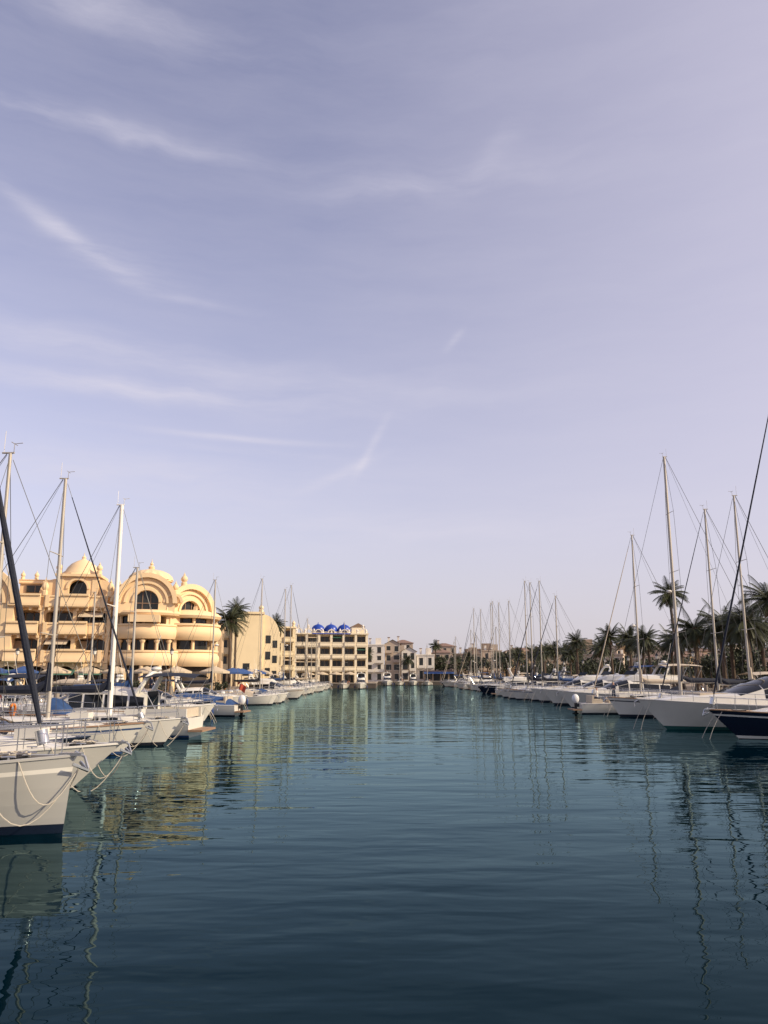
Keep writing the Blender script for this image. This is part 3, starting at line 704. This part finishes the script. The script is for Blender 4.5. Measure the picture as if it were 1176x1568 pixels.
b = Obj('domed_waterfront_building', (-31.0, 88, 0), radians(10))
st = 'stucco'
core = b.p('walls', st)
box(core, -24, 0, 2.5, 13, GZ, 12.2); box(core, 0.003, 10.4, 3.0, 13, GZ, 12.0)
box(core, 10.4, 11.6, 5, 13, GZ, 9.5)
ar = b.p('arcade', st)
xs = [-24+3.0*i for i in range(9)]
for i in range(8): arch_panel(ar, xs[i], xs[i+1]-.003, GZ, 4.35, 2.3, 2.9, 0.1, .55)
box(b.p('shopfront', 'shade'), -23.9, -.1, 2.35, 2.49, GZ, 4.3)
for i in range(8): glazing(b, xs[i]+.5, xs[i+1]-.5, 2.3, GZ+.3, 3.6, 2)
BAYS = [(-23.6, -18.8), (-18.4, -14.2), (-13.8, -11.3), (-10.9, -7.6), (-7.2, -4.05), (-3.75, -.45)]
for fl, z in enumerate((4.4, 7.45, 10.5)):
    sl = b.p('floor_slab', st); box(sl, -24, 0, .05, 2.5, z-.02, z+.25)
    parapet(b, -23.9, -11.3, 0.0, z+.05, 1.25)
    parapet(b, -10.9, -7.6, -.45, z+.05, 1.45, bulge=.2); box(sl, -10.9, -7.6, -.42, .048, z, z+.24)
    parapet(b, -7.2, -.5, 0.0, z+.05, 1.35)
    parapet(b, -5.4, -2.4, -.6, z-.03, 1.55, bulge=.22); box(sl, -5.4, -2.4, -.57, -.12, z-.02, z+.22)
    for k_ in range(24):
        xk = -23.6+k_*1.0
        box(b.p('corbel', st), xk-.12, xk+.12, -.28, .045, z-.32, z-.02)
    for xk in (-21.5, -16.3, -12.5, -6.9, -.9): box(b.p('pilaster', st), xk-.2, xk+.2, -.24, -.14, z+.05, z+1.42)
    if fl < 2:
        for (x0, x1) in BAYS:
            arch_panel(b.p('loggia_arch', st), x0-.2, x1+.2, z+.252, z+3.02, x1-x0-.15, z+2.3, .55, .85, r2=.5)
            glazing(b, x0+.25, x1-.25, 2.46, z+.25, z+2.6, 3)
            if R.random() < .6: box(b.p('curtain', 'awn_cream'), x0+.3, x0+.3+R.uniform(.4, .9), 2.3, 2.36, z+.3, z+2.5)
        for x in (-23.9, -18.6, -14, -11.1, -7.4, -3.9, -.22):
            box(b.p('pier', st), x-.2, x+.2, .12, 2.49, z+.252, z+3.02)
aw = b.p('awning', 'awn_cream')
for (x0, x1, z) in ((-6.8, -4.4, 7.0), (-22.4, -19.6, 7.0), (-3.4, -.8, 10.05)):
    aw.add([(x0, .5, z), (x1, .5, z), (x1, -.75, z-.6), (x0, -.75, z-.6)], [(0, 1, 2, 3)])
aw = b.p('shop_awning', 'awn_green')
for i in (4, 6, 7): aw.add([(xs[i]+.3, .05, 3.7), (xs[i+1]-.3, .05, 3.7), (xs[i+1]-.3, -1.7, 3.1), (xs[i]+.3, -1.7, 3.1)], [(0, 1, 2, 3)])
cxp = -4.0
for dx in (-1.9, 1.9): box(b.p('pavilion', st), cxp+dx-.35, cxp+dx+.35, .9, 1.6, 11.8, 14.15)
arch_panel(b.p('pavilion', st), cxp-1.55, cxp+1.55, 11.8, 14.15, 2.0, 12.75, .98, 1.5)
arch_ring(b.p('pavilion_trim', st), cxp, 12.75, 1.03, 1.28, .82, .975)
box(b.p('pavilion_body', st), cxp-2.25, cxp+2.25, 2.3, 5.4, 12.2, 14.12)
box(b.p('pavilion_glass', 'glass'), cxp-1.2, cxp+1.2, 2.2, 2.28, 12.2, 13.9)
box(b.p('cornice', st), cxp-2.5, cxp+2.5, .6, 5.6, 14.155, 14.45)
lathe(b.p('dome', st), [(2.35, 0), (2.3, .25), (1.95, .55), (1.75, .95), (1.35, 1.4), (.8, 1.75), (.35, 1.95), (.2, 2.1), (.26, 2.25), (.08, 2.45), (.01, 2.8)], (cxp, 3.1, 14.45), 8, a0=pi/8, a1=2*pi+pi/8)
for x in (cxp-2.2, cxp+2.2): finial(b, x, 1.1, 14.45, 1.5, .34)
for sx in (-1, 1):
    c_ = cxp+sx*2.3
    pts = [(c_, 11.8), (c_, 13.9)]+[(c_+sx*1.9*sin(t_*pi/16), 12.1+1.8*cos(t_*pi/16)) for t_ in range(1, 9)]+[(c_+sx*1.9, 11.8)]
    extr(b.p('curved_shoulder', st), pts, 1.2, 1.75)
for x in (-7.4, -.3, -10.9): finial(b, x, .5, 11.85, 2.1, .38)
box(b.p('roof_block', st), -10.7, -7.2, 2.7, 7, 12.2, 13.5); glazing(b, -10, -8, 2.65, 12.4, 13.2, 2)
parapet(b, -10.8, -7.1, 2.5, 13.4, .5, bulge=.08)
finial(b, -10.5, 2.8, 13.9, 1.1, .25); finial(b, -9, 2.8, 13.9, 1.1, .25)
gable(b, -14.3, -.35, 10.9, 4.0, 0, 1.6, base=4.7, rim=.6)
finial(b, -14.3, .5, 15.0, 1.6, .4)
lathe(b.p('dome_left', st), [(2.6, 0), (2.5, .5), (2.0, 1.1), (1.2, 1.6), (.4, 1.9), (.15, 2.2), (.01, 2.7)], (-19, 4, 13), 16)
box(b.p('dome_drum', st), -21.5, -16.5, 1.9, 6.5, 12.2, 13)
T0 = 3.9
gable(b, T0, -.9, 11.1, 3.15, radians(4), 1.6, base=9.9, rim=.5)
for dx, rr_ in ((-2.9, .95), (2.95, .95)):
    arch_ring(b.p('scroll', st), T0+dx, 11.2, .05, rr_, -.7, .3); arch_ring(b.p('scroll_rim', st), T0+dx, 11.2, rr_-.14, rr_+.14, -.86, -.703)
box(b.p('tower_body', st), T0-3.4, T0+3.4, .72, 5.5, GZ, 13.0)
for fl, z in enumerate((4.4, 7.35)):
    curved_balcony(b, T0-.1, 2.2, 4.1 if fl == 0 else 3.9, pi+.35, 2*pi-.25, z, 1.4)
    for q in range(5):
        ang_ = pi+.62+q*.46
        px, py = T0+3.4*cos(ang_), 2.2+3.4*sin(ang_)
        cyl(b.p('column', st), (px, py, z), (px, py, z+2.9), .19, n=10)
        lathe(b.p('capital', st), [(.19, 0), (.34, .25), (.34, .35)], (px, py, z+2.2), 10)
    glazing(b, T0-3.0, T0+3.0, .68, z+.2, z+2.6, 6)
lathe(b.p('tower_cornice', st), [(3.2, -.1), (4.1, 0), (4.25, .25), (4.05, .5), (3.6, .6), (1, .62)], (T0, 2.2, 9.75), 24, pi+.2, 2*pi-.1)
box(b.p('balcony_front', st), T0-1.7, T0+1.7, -2.25, -.95, 8.9, 9.7)
lathe(b.p('tower_drum', st), [(2.3, 0), (2.3, .8), (2.5, .85), (2.5, 1.05)], (T0, 2.0, 13), 24)
lathe(b.p('tower_dome', st), [(2.4, 0), (2.25, .45), (1.9, .8), (1.3, 1.1), (.6, 1.25), (.3, 1.35), (.34, 1.6), (.12, 1.8), (.2, 1.95), (.05, 2.2), (.01, 2.6)], (T0, 2.0, 14.0), 48, lobes=16, lobeamp=.10)
for dx in (-3.1, 3.1): finial(b, T0+dx, -.3, 12.2 if dx > 0 else 12.1, 1.6, .34)
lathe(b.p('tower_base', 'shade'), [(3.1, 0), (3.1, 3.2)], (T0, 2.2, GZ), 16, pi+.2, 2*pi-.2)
for q in range(5):
    ang_ = pi+.5+q*.53; cyl(b.p('column', st), (T0+3.7*cos(ang_), 2.2+3.7*sin(ang_), GZ), (T0+3.7*cos(ang_), 2.2+3.7*sin(ang_), 4.2), .24, n=10)
D0 = 8.1
gable(b, D0+.5, 1.6, 10.2, 3.1, radians(38), 1.5, base=8.6, rim=.6)
gable(b, D0+1.8, 5.2, 9.6, 3.1, radians(72), 1.5, base=8.0, rim=.6)
finial(b, D0-.3, 1.2, 13.3, 1.7, .38)
lathe(b.p('round_end_wall', st), [(2.6, 0), (2.6, 8.6)], (D0, 4.2, GZ+.01), 24, pi, 2*pi+1.2)
for fl, z in enumerate((4.3, 7.3)):
    curved_balcony(b, D0, 4.2, 3.7+.15*fl, pi+.5, 2*pi+1.2, z, 1.65, bulge=.5)
    for q in range(7):
        ang_ = pi+.9+q*.5
        if q % 2 == 0: cyl(b.p('column', st), (D0+3.2*cos(ang_), 4.2+3.2*sin(ang_), z), (D0+3.2*cos(ang_), 4.2+3.2*sin(ang_), z+3), .2, n=10)
lathe(b.p('round_end_glass', 'glass'), [(2.63, 5.0), (2.63, 7.1)], (D0, 4.2, 0), 24, pi+.7, 2*pi+1.0)
lathe(b.p('round_end_glass', 'glass'), [(2.63, 8.0), (2.63, 10.0)], (D0, 4.2, 0), 24, pi+.7, 2*pi+1.0)
lathe(b.p('round_end_cornice', st), [(2.6, 0), (3.9, 0), (4.1, .3), (3.7, .7), (2.6, 1.0)], (D0, 4.2, 9.6), 24, pi+.4, 2*pi+1.2)
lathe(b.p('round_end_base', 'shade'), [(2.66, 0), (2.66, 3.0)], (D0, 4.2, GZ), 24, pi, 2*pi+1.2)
b.done()

def apartment(name, x, y, rot, w_, d, fls, fh, bays, m, z0=GZ, depth=1.7):
    o = Obj(name, (x, y, 0), rot); Hh = fls*fh
    box(o.p('walls', m), 0, w_, depth, d, z0, z0+Hh)
    bw = w_/bays
    for f in range(fls):
        z = z0+f*fh
        if f: box(o.p('floor_slab', m), 0, w_, .02, depth-.003, z-.2, z)
        for i in range(bays):
            xa = i*bw
            glazing(o, xa+.5, xa+bw-.5, depth-.04, z+.15, z+fh-.6, 2)
            if f: parapet(o, xa+.25, xa+bw-.25, -.25*((i+f) % 2), z+.003, 1.1, m, bulge=.06)
            if f and R.random() < .35:
                a = o.p('awning', R.choice(['awn_green', 'awn_cream', 'awn_cream']))
                a.add([(xa+.4, depth-.1, z+fh-.35), (xa+bw-.4, depth-.1, z+fh-.35), (xa+bw-.4, -.2, z+fh-.95), (xa+.4, -.2, z+fh-.95)], [(0, 1, 2, 3)])
    for i in range(bays+1):
        xx = min(max(i*bw, .3), w_-.3); box(o.p('pier', m), xx-.3, xx+.3, .03, depth-.002, z0, z0+Hh-.003)
    box(o.p('roof_cornice', m), -.2, w_+.2, -.15, d+.1, z0+Hh, z0+Hh+.35)
    for f in range(fls):
        for k_ in range(3):
            yy = depth+1.5+k_*(d-depth-2)/3
            box(o.p('side_window', 'glass'), w_-.02, w_+.03, yy, yy+1.1, z0+f*fh+1, z0+f*fh+2.2)
    return o, z0+Hh+.35

o, zt = apartment('apartment_building', -33, 112, radians(10), 9.5, 12, 3, 3.0, 3, 'ochre')
finial(o, 8.5, 1, zt, 1.5, .4, 'ochre'); o.done()
o = Obj('yellow_waterfront_building', (-27.2, 140, 0), radians(14))
m = 'stucco2'
box(o.p('walls', m), 0, 5.4, 0, 14, GZ, 14.0); box(o.p('wing', m), -6, -.003, 2, 14, GZ, 12)
extr(o.p('curved_shoulder', m), [(5.403, GZ), (5.403, 14)]+[(5.403+3.2*sin(t_*pi/16), 9.5+4.5*cos(t_*pi/16)) for t_ in range(1, 9)]+[(8.6, GZ)], 0.5, 12)
for i in range(3): box(o.p('window_glass', 'glass'), 6.0, 6.9, .44, .49, 3.0+i*2.9, 4.4+i*2.9); box(o.p('window_glass', 'glass'), 7.3, 8.1, .44, .49, 2.6+i*2.7, 3.9+i*2.7)
for i in range(4): glazing(o, -5.4, -.8, 1.96, GZ+.4+i*2.9, GZ+2.3+i*2.9, 3)
for i in range(3): parapet(o, -5.8, -.4, 1.2, GZ+2.9*(i+1), 1.0, m, .06); box(o.p('slab', m), -5.8, -.4, 1.25, 1.99, GZ+2.9*(i+1)-.2, GZ+2.9*(i+1))
box(o.p('window_glass', 'glass'), 2.0, 3.2, -.02, .04, 3, 5.2)
box(o.p('cornice', m), -.2, 5.6, -.25, 14.1, 14.003, 14.4)
finial(o, .5, .5, 14.4, 1.6, .45, m); finial(o, 5, .5, 14.4, 1.6, .45, m); finial(o, 8.2, 1, 9.9, 1.6, .4, m); o.done()

o, zt = apartment('apartment_building', -27.5, 168, radians(16), 8.5, 12, 4, 3.0, 3, 'stucco2')
lathe(o.p('dome', 'stucco2'), [(1.8, 0), (1.75, .5), (1.3, 1.2), (.7, 1.7), (.2, 2.0), (.05, 2.6)], (2, 4, zt), 16)
for x in (.4, 4.2, 8.1): finial(o, x, .5, zt, 1.5, .4, 'stucco2')
o.done()
o, zt = apartment('blue_domed_building', -23.2, 202, radians(8), 19.2, 14, 4, 3.1, 6, 'cream_wall')
for x in (1.0, 3.6, 17.9):
    arch_ring(o.p('roof_arch', 'white_wall'), x, zt+.1, .8, 1.25, .3, .8); finial(o, x, .5, zt+1.3, 1.1, .3, 'white_wall')
for x in (6.2, 9.6, 13.0):
    box(o.p('dome_drum', 'white_wall'), x-1.6, x+1.6, .6, 3.8, zt, zt+.4)
    lathe(o.p('blue_dome', 'blue_tile'), [(1.75, 0), (1.75, .5), (1.6, 1.1), (1.15, 1.6), (.6, 1.85), (.18, 2.0), (.05, 2.5)], (x, 2.0, zt+.4), 20)
    arch_ring(o.p('roof_arch', 'white_wall'), x, zt, .75, 1.0, .0, .5)
box(o.p('blue_parapet_band', 'blue_tile'), 4.6, 14.6, -.23, -.16, zt-.30, zt-.05)
for i in range(9): finial(o, .5+i*2.27, .3, zt, 1.3, .3, 'white_wall')
box(o.p('penthouse', 'cream_wall'), 15.2, 18.6, 3, 10, zt, zt+1.8); extr(o.p('penthouse_roof', 'frame'), [(14.9, zt+1.8), (16.9, zt+2.8), (18.9, zt+1.8)], 2.8, 10.2)
o.done()

def house(x, y, w_, d, h, m, roof='hip', rot=0.0, fls=None, bays=None, name='village_house'):
    o = Obj(name, (x, y, 0), rot); z1 = GZ+h
    box(o.p('walls', m), 0, w_, 0, d, GZ, z1)
    fls = fls or max(1, int(h/3)); bays = bays or max(2, int(w_/3)); bw = w_/bays; fh = h/fls
    for f in range(fls):
        for i in range(bays):
            cx_ = (i+.5)*bw; z = GZ+f*fh
            ww = R.choice([.55, .65, .9]); hh_ = fh*.30
            box(o.p('window_glass', 'glass'), cx_-ww, cx_+ww, -.03, .02, z+fh*.5-hh_, z+fh*.5+hh_)
            fr_ = o.p('window_frame', 'white_wall' if m != 'white_wall' else 'frame')
            box(fr_, cx_-ww-.12, cx_+ww+.12, -.12, -.033, z+fh*.5-hh_-.14, z+fh*.5-hh_-.003)
            box(fr_, cx_-ww-.12, cx_+ww+.12, -.06, -.033, z+fh*.5+hh_+.003, z+fh*.5+hh_+.1)
            if f and R.random() < .4:
                box(o.p('balcony', m), cx_-bw*.42, cx_+bw*.42, -1.1, -.003, z+.0, z+.15); box(o.p('balcony', m), cx_-bw*.42, cx_+bw*.42, -1.15, -1.02, z+.153, z+1.0)
        for k_ in range(2):
            yy = d*(.3+.35*k_); box(o.p('side_window', 'glass'), -.02, .03, yy, yy+1, GZ+f*fh+fh*.35, GZ+f*fh+fh*.7)
    if roof == 'hip':
        e = .4; r_ = o.p('roof', 'tile'); rh = .9+.06*w_
        k_ = min(w_, d)*.42
        r_.add([(-e, -e, z1), (w_+e, -e, z1), (w_+e, d+e, z1), (-e, d+e, z1), (k_, d/2, z1+rh), (w_-k_, d/2, z1+rh)], [(0, 1, 5, 4), (1, 2, 5), (2, 3, 4, 5), (3, 0, 4), (3, 2, 1, 0)])
    elif roof == 'gable':
        extr(o.p('gable', m), [(0, z1), (w_/2, z1+w_*.28), (w_, z1)], 0, d)
        for sx in (-1, 1):
            x0_ = w_/2; x1_ = w_/2+sx*(w_/2+.4)
            a = o.p('roof', 'tile'); zz = z1+w_*.28+.08; ze = z1-.1
            a.add([(x0_, -.4, zz), (x1_, -.4, ze), (x1_, d+.4, ze), (x0_, d+.4, zz)], [(0, 1, 2, 3)])
    else:
        box(o.p('roof_cornice', m), -.2, w_+.2, -.2, d+.2, z1, z1+.4)
        box(o.p('stair_tower', m), w_*.55, w_*.85, 2, 5, z1+.4, z1+2.6)
    box(o.p('chimney', 'white_wall'), w_*.2, w_*.2+.7, d*.4, d*.4+.7, z1, z1+2.4); box(o.p('chimney_cap', 'tile'), w_*.2-.15, w_*.2+.85, d*.4-.15, d*.4+.85, z1+2.403, z1+2.6)
    o.done()
house(-6.5, 268, 6.5, 10, 12.0, 'white_wall', 'flat'); house(0.2, 270, 5.5, 10, 12.5, 'tan_wall', 'gable'); house(6.0, 267, 5.0, 9, 10.0, 'white_wall', 'gable', bays=2)
house(11.2, 268, 6.0, 9, 8.6, 'white_wall', 'flat'); house(-15, 272, 8, 10, 13, 'tan_wall', 'hip')
house(3.5, 284, 7, 9, 13.5, 'tan_wall', 'hip')
x = 17.6
cols = ['tan_wall', 'brown_wall', 'tan_wall', 'ochre', 'brown_wall', 'tan_wall']
i = 0
while x < 150:
    w_ = R.uniform(6.5, 11); yb = 282+R.uniform(-4, 14)+(8 if x > 34 else 0)
    house(x, yb, w_, 9, R.uniform(7.5, 11.5), cols[i % 6], R.choice(['hip', 'flat', 'flat', 'gable'])); x += w_+R.uniform(-.2, 1.0); i += 1
x = 20
while x < 170:
    w_ = R.uniform(8, 12); house(x, 315+R.uniform(-3, 6), w_, 9, R.uniform(11.0, 14.5), cols[(i*2+1) % 6], R.choice(['hip', 'flat'])); x += w_+R.uniform(1, 5); i += 1
for (x, y, w_, h, m, r_) in ((54, 128, 9, 4.2, 'tan_wall', 'flat'), (50, 160, 9, 5.0, 'tan_wall', 'flat'), (52, 205, 10, 7, 'tan_wall', 'flat'), (57, 105, 10, 3.6, 'stucco2', 'flat'), (60, 180, 9, 6, 'brown_wall', 'hip')):
    house(x, y, w_, 8, h, m, r_, rot=radians(-20))
o = Obj('harbour_cafe', (13.5, 265, 0)); box(o.p('walls', 'tan_wall'), 0, 11, 2, 7, GZ, GZ+3.4)
for i in range(4): box(o.p('shopfront', 'glass'), .6+i*2.7, 2.8+i*2.7, 1.95, 2.03, GZ+.2, GZ+2.6)
o.p('awning', 'awn_blue').add([(0, 1.9, GZ+3.2), (11, 1.9, GZ+3.2), (11, -.6, GZ+2.5), (0, -.6, GZ+2.5)], [(0, 1, 2, 3)])
for i in range(5): cyl(o.p('post', 'frame'), (.1+i*2.7, -.5, GZ), (.1+i*2.7, -.5, GZ+2.55), .06, n=6)
box(o.p('roof', 'tile'), -.3, 11.3, 1.8, 7.3, GZ+3.403, GZ+3.6); o.done()

def parasol(x, y, m):
    o = Obj('parasol', (x, y, GZ)); cyl(o.p('pole', 'frame'), (0, 0, 0), (0, 0, 2.6), .04)
    lathe(o.p('canopy', m), [(1.6, 2.05), (1.62, 2.25), (.8, 2.55), (.05, 2.8)], (0, 0, 0), 8); box(o.p('base', 'concrete'), -.3, .3, -.3, .3, 0.004, .12); o.done()
for i in range(9): parasol(-44+i*3.2+R.uniform(-.5, .5), 83+R.uniform(-.6, .8), R.choice(['awn_cream', 'awn_cream', 'awn_cream', 'awn_blue']))
for i in range(6): parasol(-19.6+R.uniform(-.2, .6), 99+i*5, R.choice(['awn_cream', 'awn_blue', 'awn_cream']))
for i in range(4): parasol(-19+i*3.5, 197.5, 'awn_cream')
def lamp(x, y):
    o = Obj('street_lamp', (x, y, GZ)); cyl(o.p('post', 'black'), (0, 0, 0), (0, 0, 3.9), .07, .045); cyl(o.p('base', 'black'), (0, 0, 0), (0, 0, .5), .14, .09)
    lathe(o.p('lantern', 'gel'), [(.05, 3.9), (.16, 4.0), (.2, 4.35), (.05, 4.5)], (0, 0, 0), 8); lathe(o.p('cap', 'black'), [(.26, 4.36), (.12, 4.55), (.01, 4.7)], (0, 0, 0), 8); o.done()
for y in (90, 102, 114, 126, 140, 155, 170, 185, 200, 220, 240): lamp(35.5, y)
for x in (-46, -38, -30, -22): lamp(x, 81.2)

# ------------------------------------------------------------ palms
def palm_mesh(seed, h, nf=56, fl=2.7):
    r = random.Random(seed); o = Obj('x'); tr = o.p('trunk', 'trunk'); fr_ = o.p('fronds', 'frond'); dr = o.p('dry', 'dryfrond')
    lean = r.uniform(-.5, .5); lean2 = r.uniform(-.3, .3)
    pts = [(lean*(i/12)**2, lean2*(i/12)**2, h*i/12) for i in range(13)]
    tube(tr, pts, [.30]+[.21-.004*i+.012*(i % 2) for i in range(12)], 9)
    top_ = Vector(pts[-1]); ellipsoid(tr, top_, .36, .36, .5, 9, 6)
    for k in range(nf+12):
        dry = k >= nf
        az_ = r.uniform(0, 2*pi); el_ = radians(r.uniform(-72, -50)) if dry else math.asin(r.uniform(-.55, .98))
        Lf = fl*(r.uniform(.45, .6) if dry else r.uniform(.8, 1.1)); seg = 9; P = []; d = Vector((cos(az_)*cos(el_), sin(az_)*cos(el_), sin(el_)))
        p = top_.copy()+Vector((0, 0, .15)); dd = d.copy()
        for s in range(seg+1):
            P.append(p.copy()); p = p+dd*(Lf/seg); dd = (dd+Vector((0, 0, -.115))).normalized()
        acc = dr if dry else fr_
        tube(acc, P, [.035]*(seg)+[.012], 3)
        sidev = Vector((-sin(az_), cos(az_), 0))
        for s in range(3, seg*3+1):
            tt = s/(seg*3); q = tt*seg; i0 = min(int(q), seg-1); c = P[i0].lerp(P[i0+1], q-i0); fw = (P[i0+1]-P[i0]).normalized(); up = sidev.cross(fw)
            ll = Lf*.26*sin(pi*min(1, tt*.85+.12))**.7*r.uniform(.8, 1.1)
            for sd in (1, -1):
                dv = (sidev*sd*.8+fw*.55+up*(-.25 if up.z > 0 else .25)+Vector((0, 0, -.12))).normalized()
                wv = fw*.035
                e = c+dv*ll
                acc.add([c-wv, c+wv, e+wv*.2, e-wv*.2], [(0, 1, 2, 3)])
    out_ = []
    for (pn, m_), a in o.parts.items():
        me = bpy.data.meshes.new('palm_'+pn); me.from_pydata(a.v, [], a.f); me.materials.append(M[m_]); me.update(); out_.append((pn, me))
    return out_
PM = {}
def palm(x, y, h, s=1.0, z=GZ):
    hk = round(h); var = R.randrange(2)
    key = (hk, var)
    if key not in PM: PM[key] = palm_mesh(hk*10+var, hk)
    e = bpy.data.objects.new('palm_tree', None); bpy.context.collection.objects.link(e)
    e.location = (x, y, z); e.rotation_euler = (0, 0, R.uniform(0, 6.28)); e.scale = (s, s, s)
    for pn, me in PM[key]:
        ob = bpy.data.objects.new({'trunk': 'trunk', 'fronds': 'fronds', 'dry': 'dry_fronds'}[pn], me); bpy.context.collection.objects.link(ob); ob.parent = e
for (x, y, h, s) in ((37.3, 100, 12, 1), (37, 150, 8, 1), (37.8, 130, 8, 1), (39.4, 125, 7, 1.05), (39.4, 116, 7, 1), (38.2, 96, 6, 1.2), (39.8, 92, 6, 1.25), (40.0, 86, 6, 1.25), (39.6, 80, 8, 1.15), (37, 170, 7, 1), (38.6, 140, 7, .95), (41, 108, 6, 1.1), (38, 186, 7, 1), (41, 200, 8, 1), (43.5, 98, 6, 1.2), (36.6, 215, 7, 1), (37, 235, 7, 1), (45, 112, 7, 1), (46, 95, 6, 1.1), (37.5, 158, 6, .95),
    (40, 121, 6, 1.1), (41.5, 133, 7, 1.0), (40.5, 146, 6, 1.1), (40, 163, 7, 1.0), (41, 178, 7, 1.0), (37, 194, 7, 1.0), (39, 208, 7, 1.1), (38, 226, 8, 1.0), (37, 246, 7, 1.0), (42, 90, 6, 1.15), (44, 104, 6, 1.1), (43, 117, 6, 1.1)):
    palm(x, y, h, s)
for (x, y, h) in ((-20.8, 106, 9), (-26, 137, 13), (-22.5, 160, 12), (-6, 263.5, 9), (8.5, 263.5, 7), (24, 264, 7), (29, 265, 8), (18, 275, 12), (38, 264, 8), (45, 262, 9), (52, 266, 8)):
    palm(x, y, h)

# ------------------------------------------------------------ leafy masses
def foliage(name, blobs, size, per, seed, m='leaf', trunks=True):
    r = random.Random(seed); o = Obj(name); a = o.p('foliage', m)
    for (cx, cy, cz, rx, ry, rz) in blobs:
        subs = [(cx+r.uniform(-.6, .6)*rx, cy+r.uniform(-.6, .6)*ry, cz+r.uniform(-.5, .6)*rz, r.uniform(.3, .55)) for _ in range(9)]
        for _ in range(per):
            sx, sy, sz, k = r.choice(subs)
            v = Vector((r.gauss(0, 1), r.gauss(0, 1), r.gauss(0, 1))).normalized()*(r.random()**.4)
            c = Vector((sx+v.x*rx*k, sy+v.y*ry*k, sz+v.z*rz*k)); s = size*r.uniform(.5, 1.3)
            u_ = Vector((r.gauss(0, 1), r.gauss(0, 1), r.gauss(0, 1))).normalized(); w_ = u_.cross(Vector((r.gauss(0, 1), r.gauss(0, 1), r.gauss(0, 1)))).normalized()
            a.add([c-u_*s, c+w_*s*.6, c+u_*s, c-w_*s*.6], [(0, 1, 2, 3)])
        if trunks:
            tube(o.p('trunks', 'trunk'), [(cx, cy, GZ), (cx+.2, cy, (GZ+cz)/2), (cx, cy, cz)], [.25, .18, .1], 6)
    o.done()
bl = [(15+i*3.6+R.uniform(-2, 2), 274+R.uniform(-3, 3), GZ+R.uniform(4, 6.5), R.uniform(2.8, 4.2), 3, R.uniform(2.6, 4.4)) for i in range(32)]
foliage('distant_trees', bl, .38, 420, 3)
bl = [(44+R.uniform(0, 8), 84+i*5.5, GZ+R.uniform(2.2, 3.8), R.uniform(2.6, 3.8), 3, R.uniform(1.8, 3.0)) for i in range(32)]
foliage('promenade_trees', bl, .26, 800, 4)
bl = [(60+i*9+R.uniform(-3, 3), 240-i*5+R.uniform(-10, 10), GZ+R.uniform(4, 7), R.uniform(4, 6), 4, R.uniform(3, 5)) for i in range(24)]
foliage('distant_trees', bl, .5, 500, 5)
foliage('potted_shrubs', [(-44+i*2.6, 81.6, GZ+.6, .9, .6, .7) for i in range(10)]+[(-18.3, 82+i*4.2, GZ+.7, .6, 1, .9) for i in range(3)], .12, 260, 6, trunks=False)

o = Obj('hills'); a = o.p('hills', 'hill'); rows = []
for j, (yy, f) in enumerate(((700, 0), (900, .6), (1200, 1), (1600, 0))):
    rows.append([(x_, yy, GZ-.5+f*(14+9*sin(x_*.006)+6*sin(x_*.017+1))) for x_ in range(-1600, 1700, 50)])
grid(a, rows, flip=True); o.done()
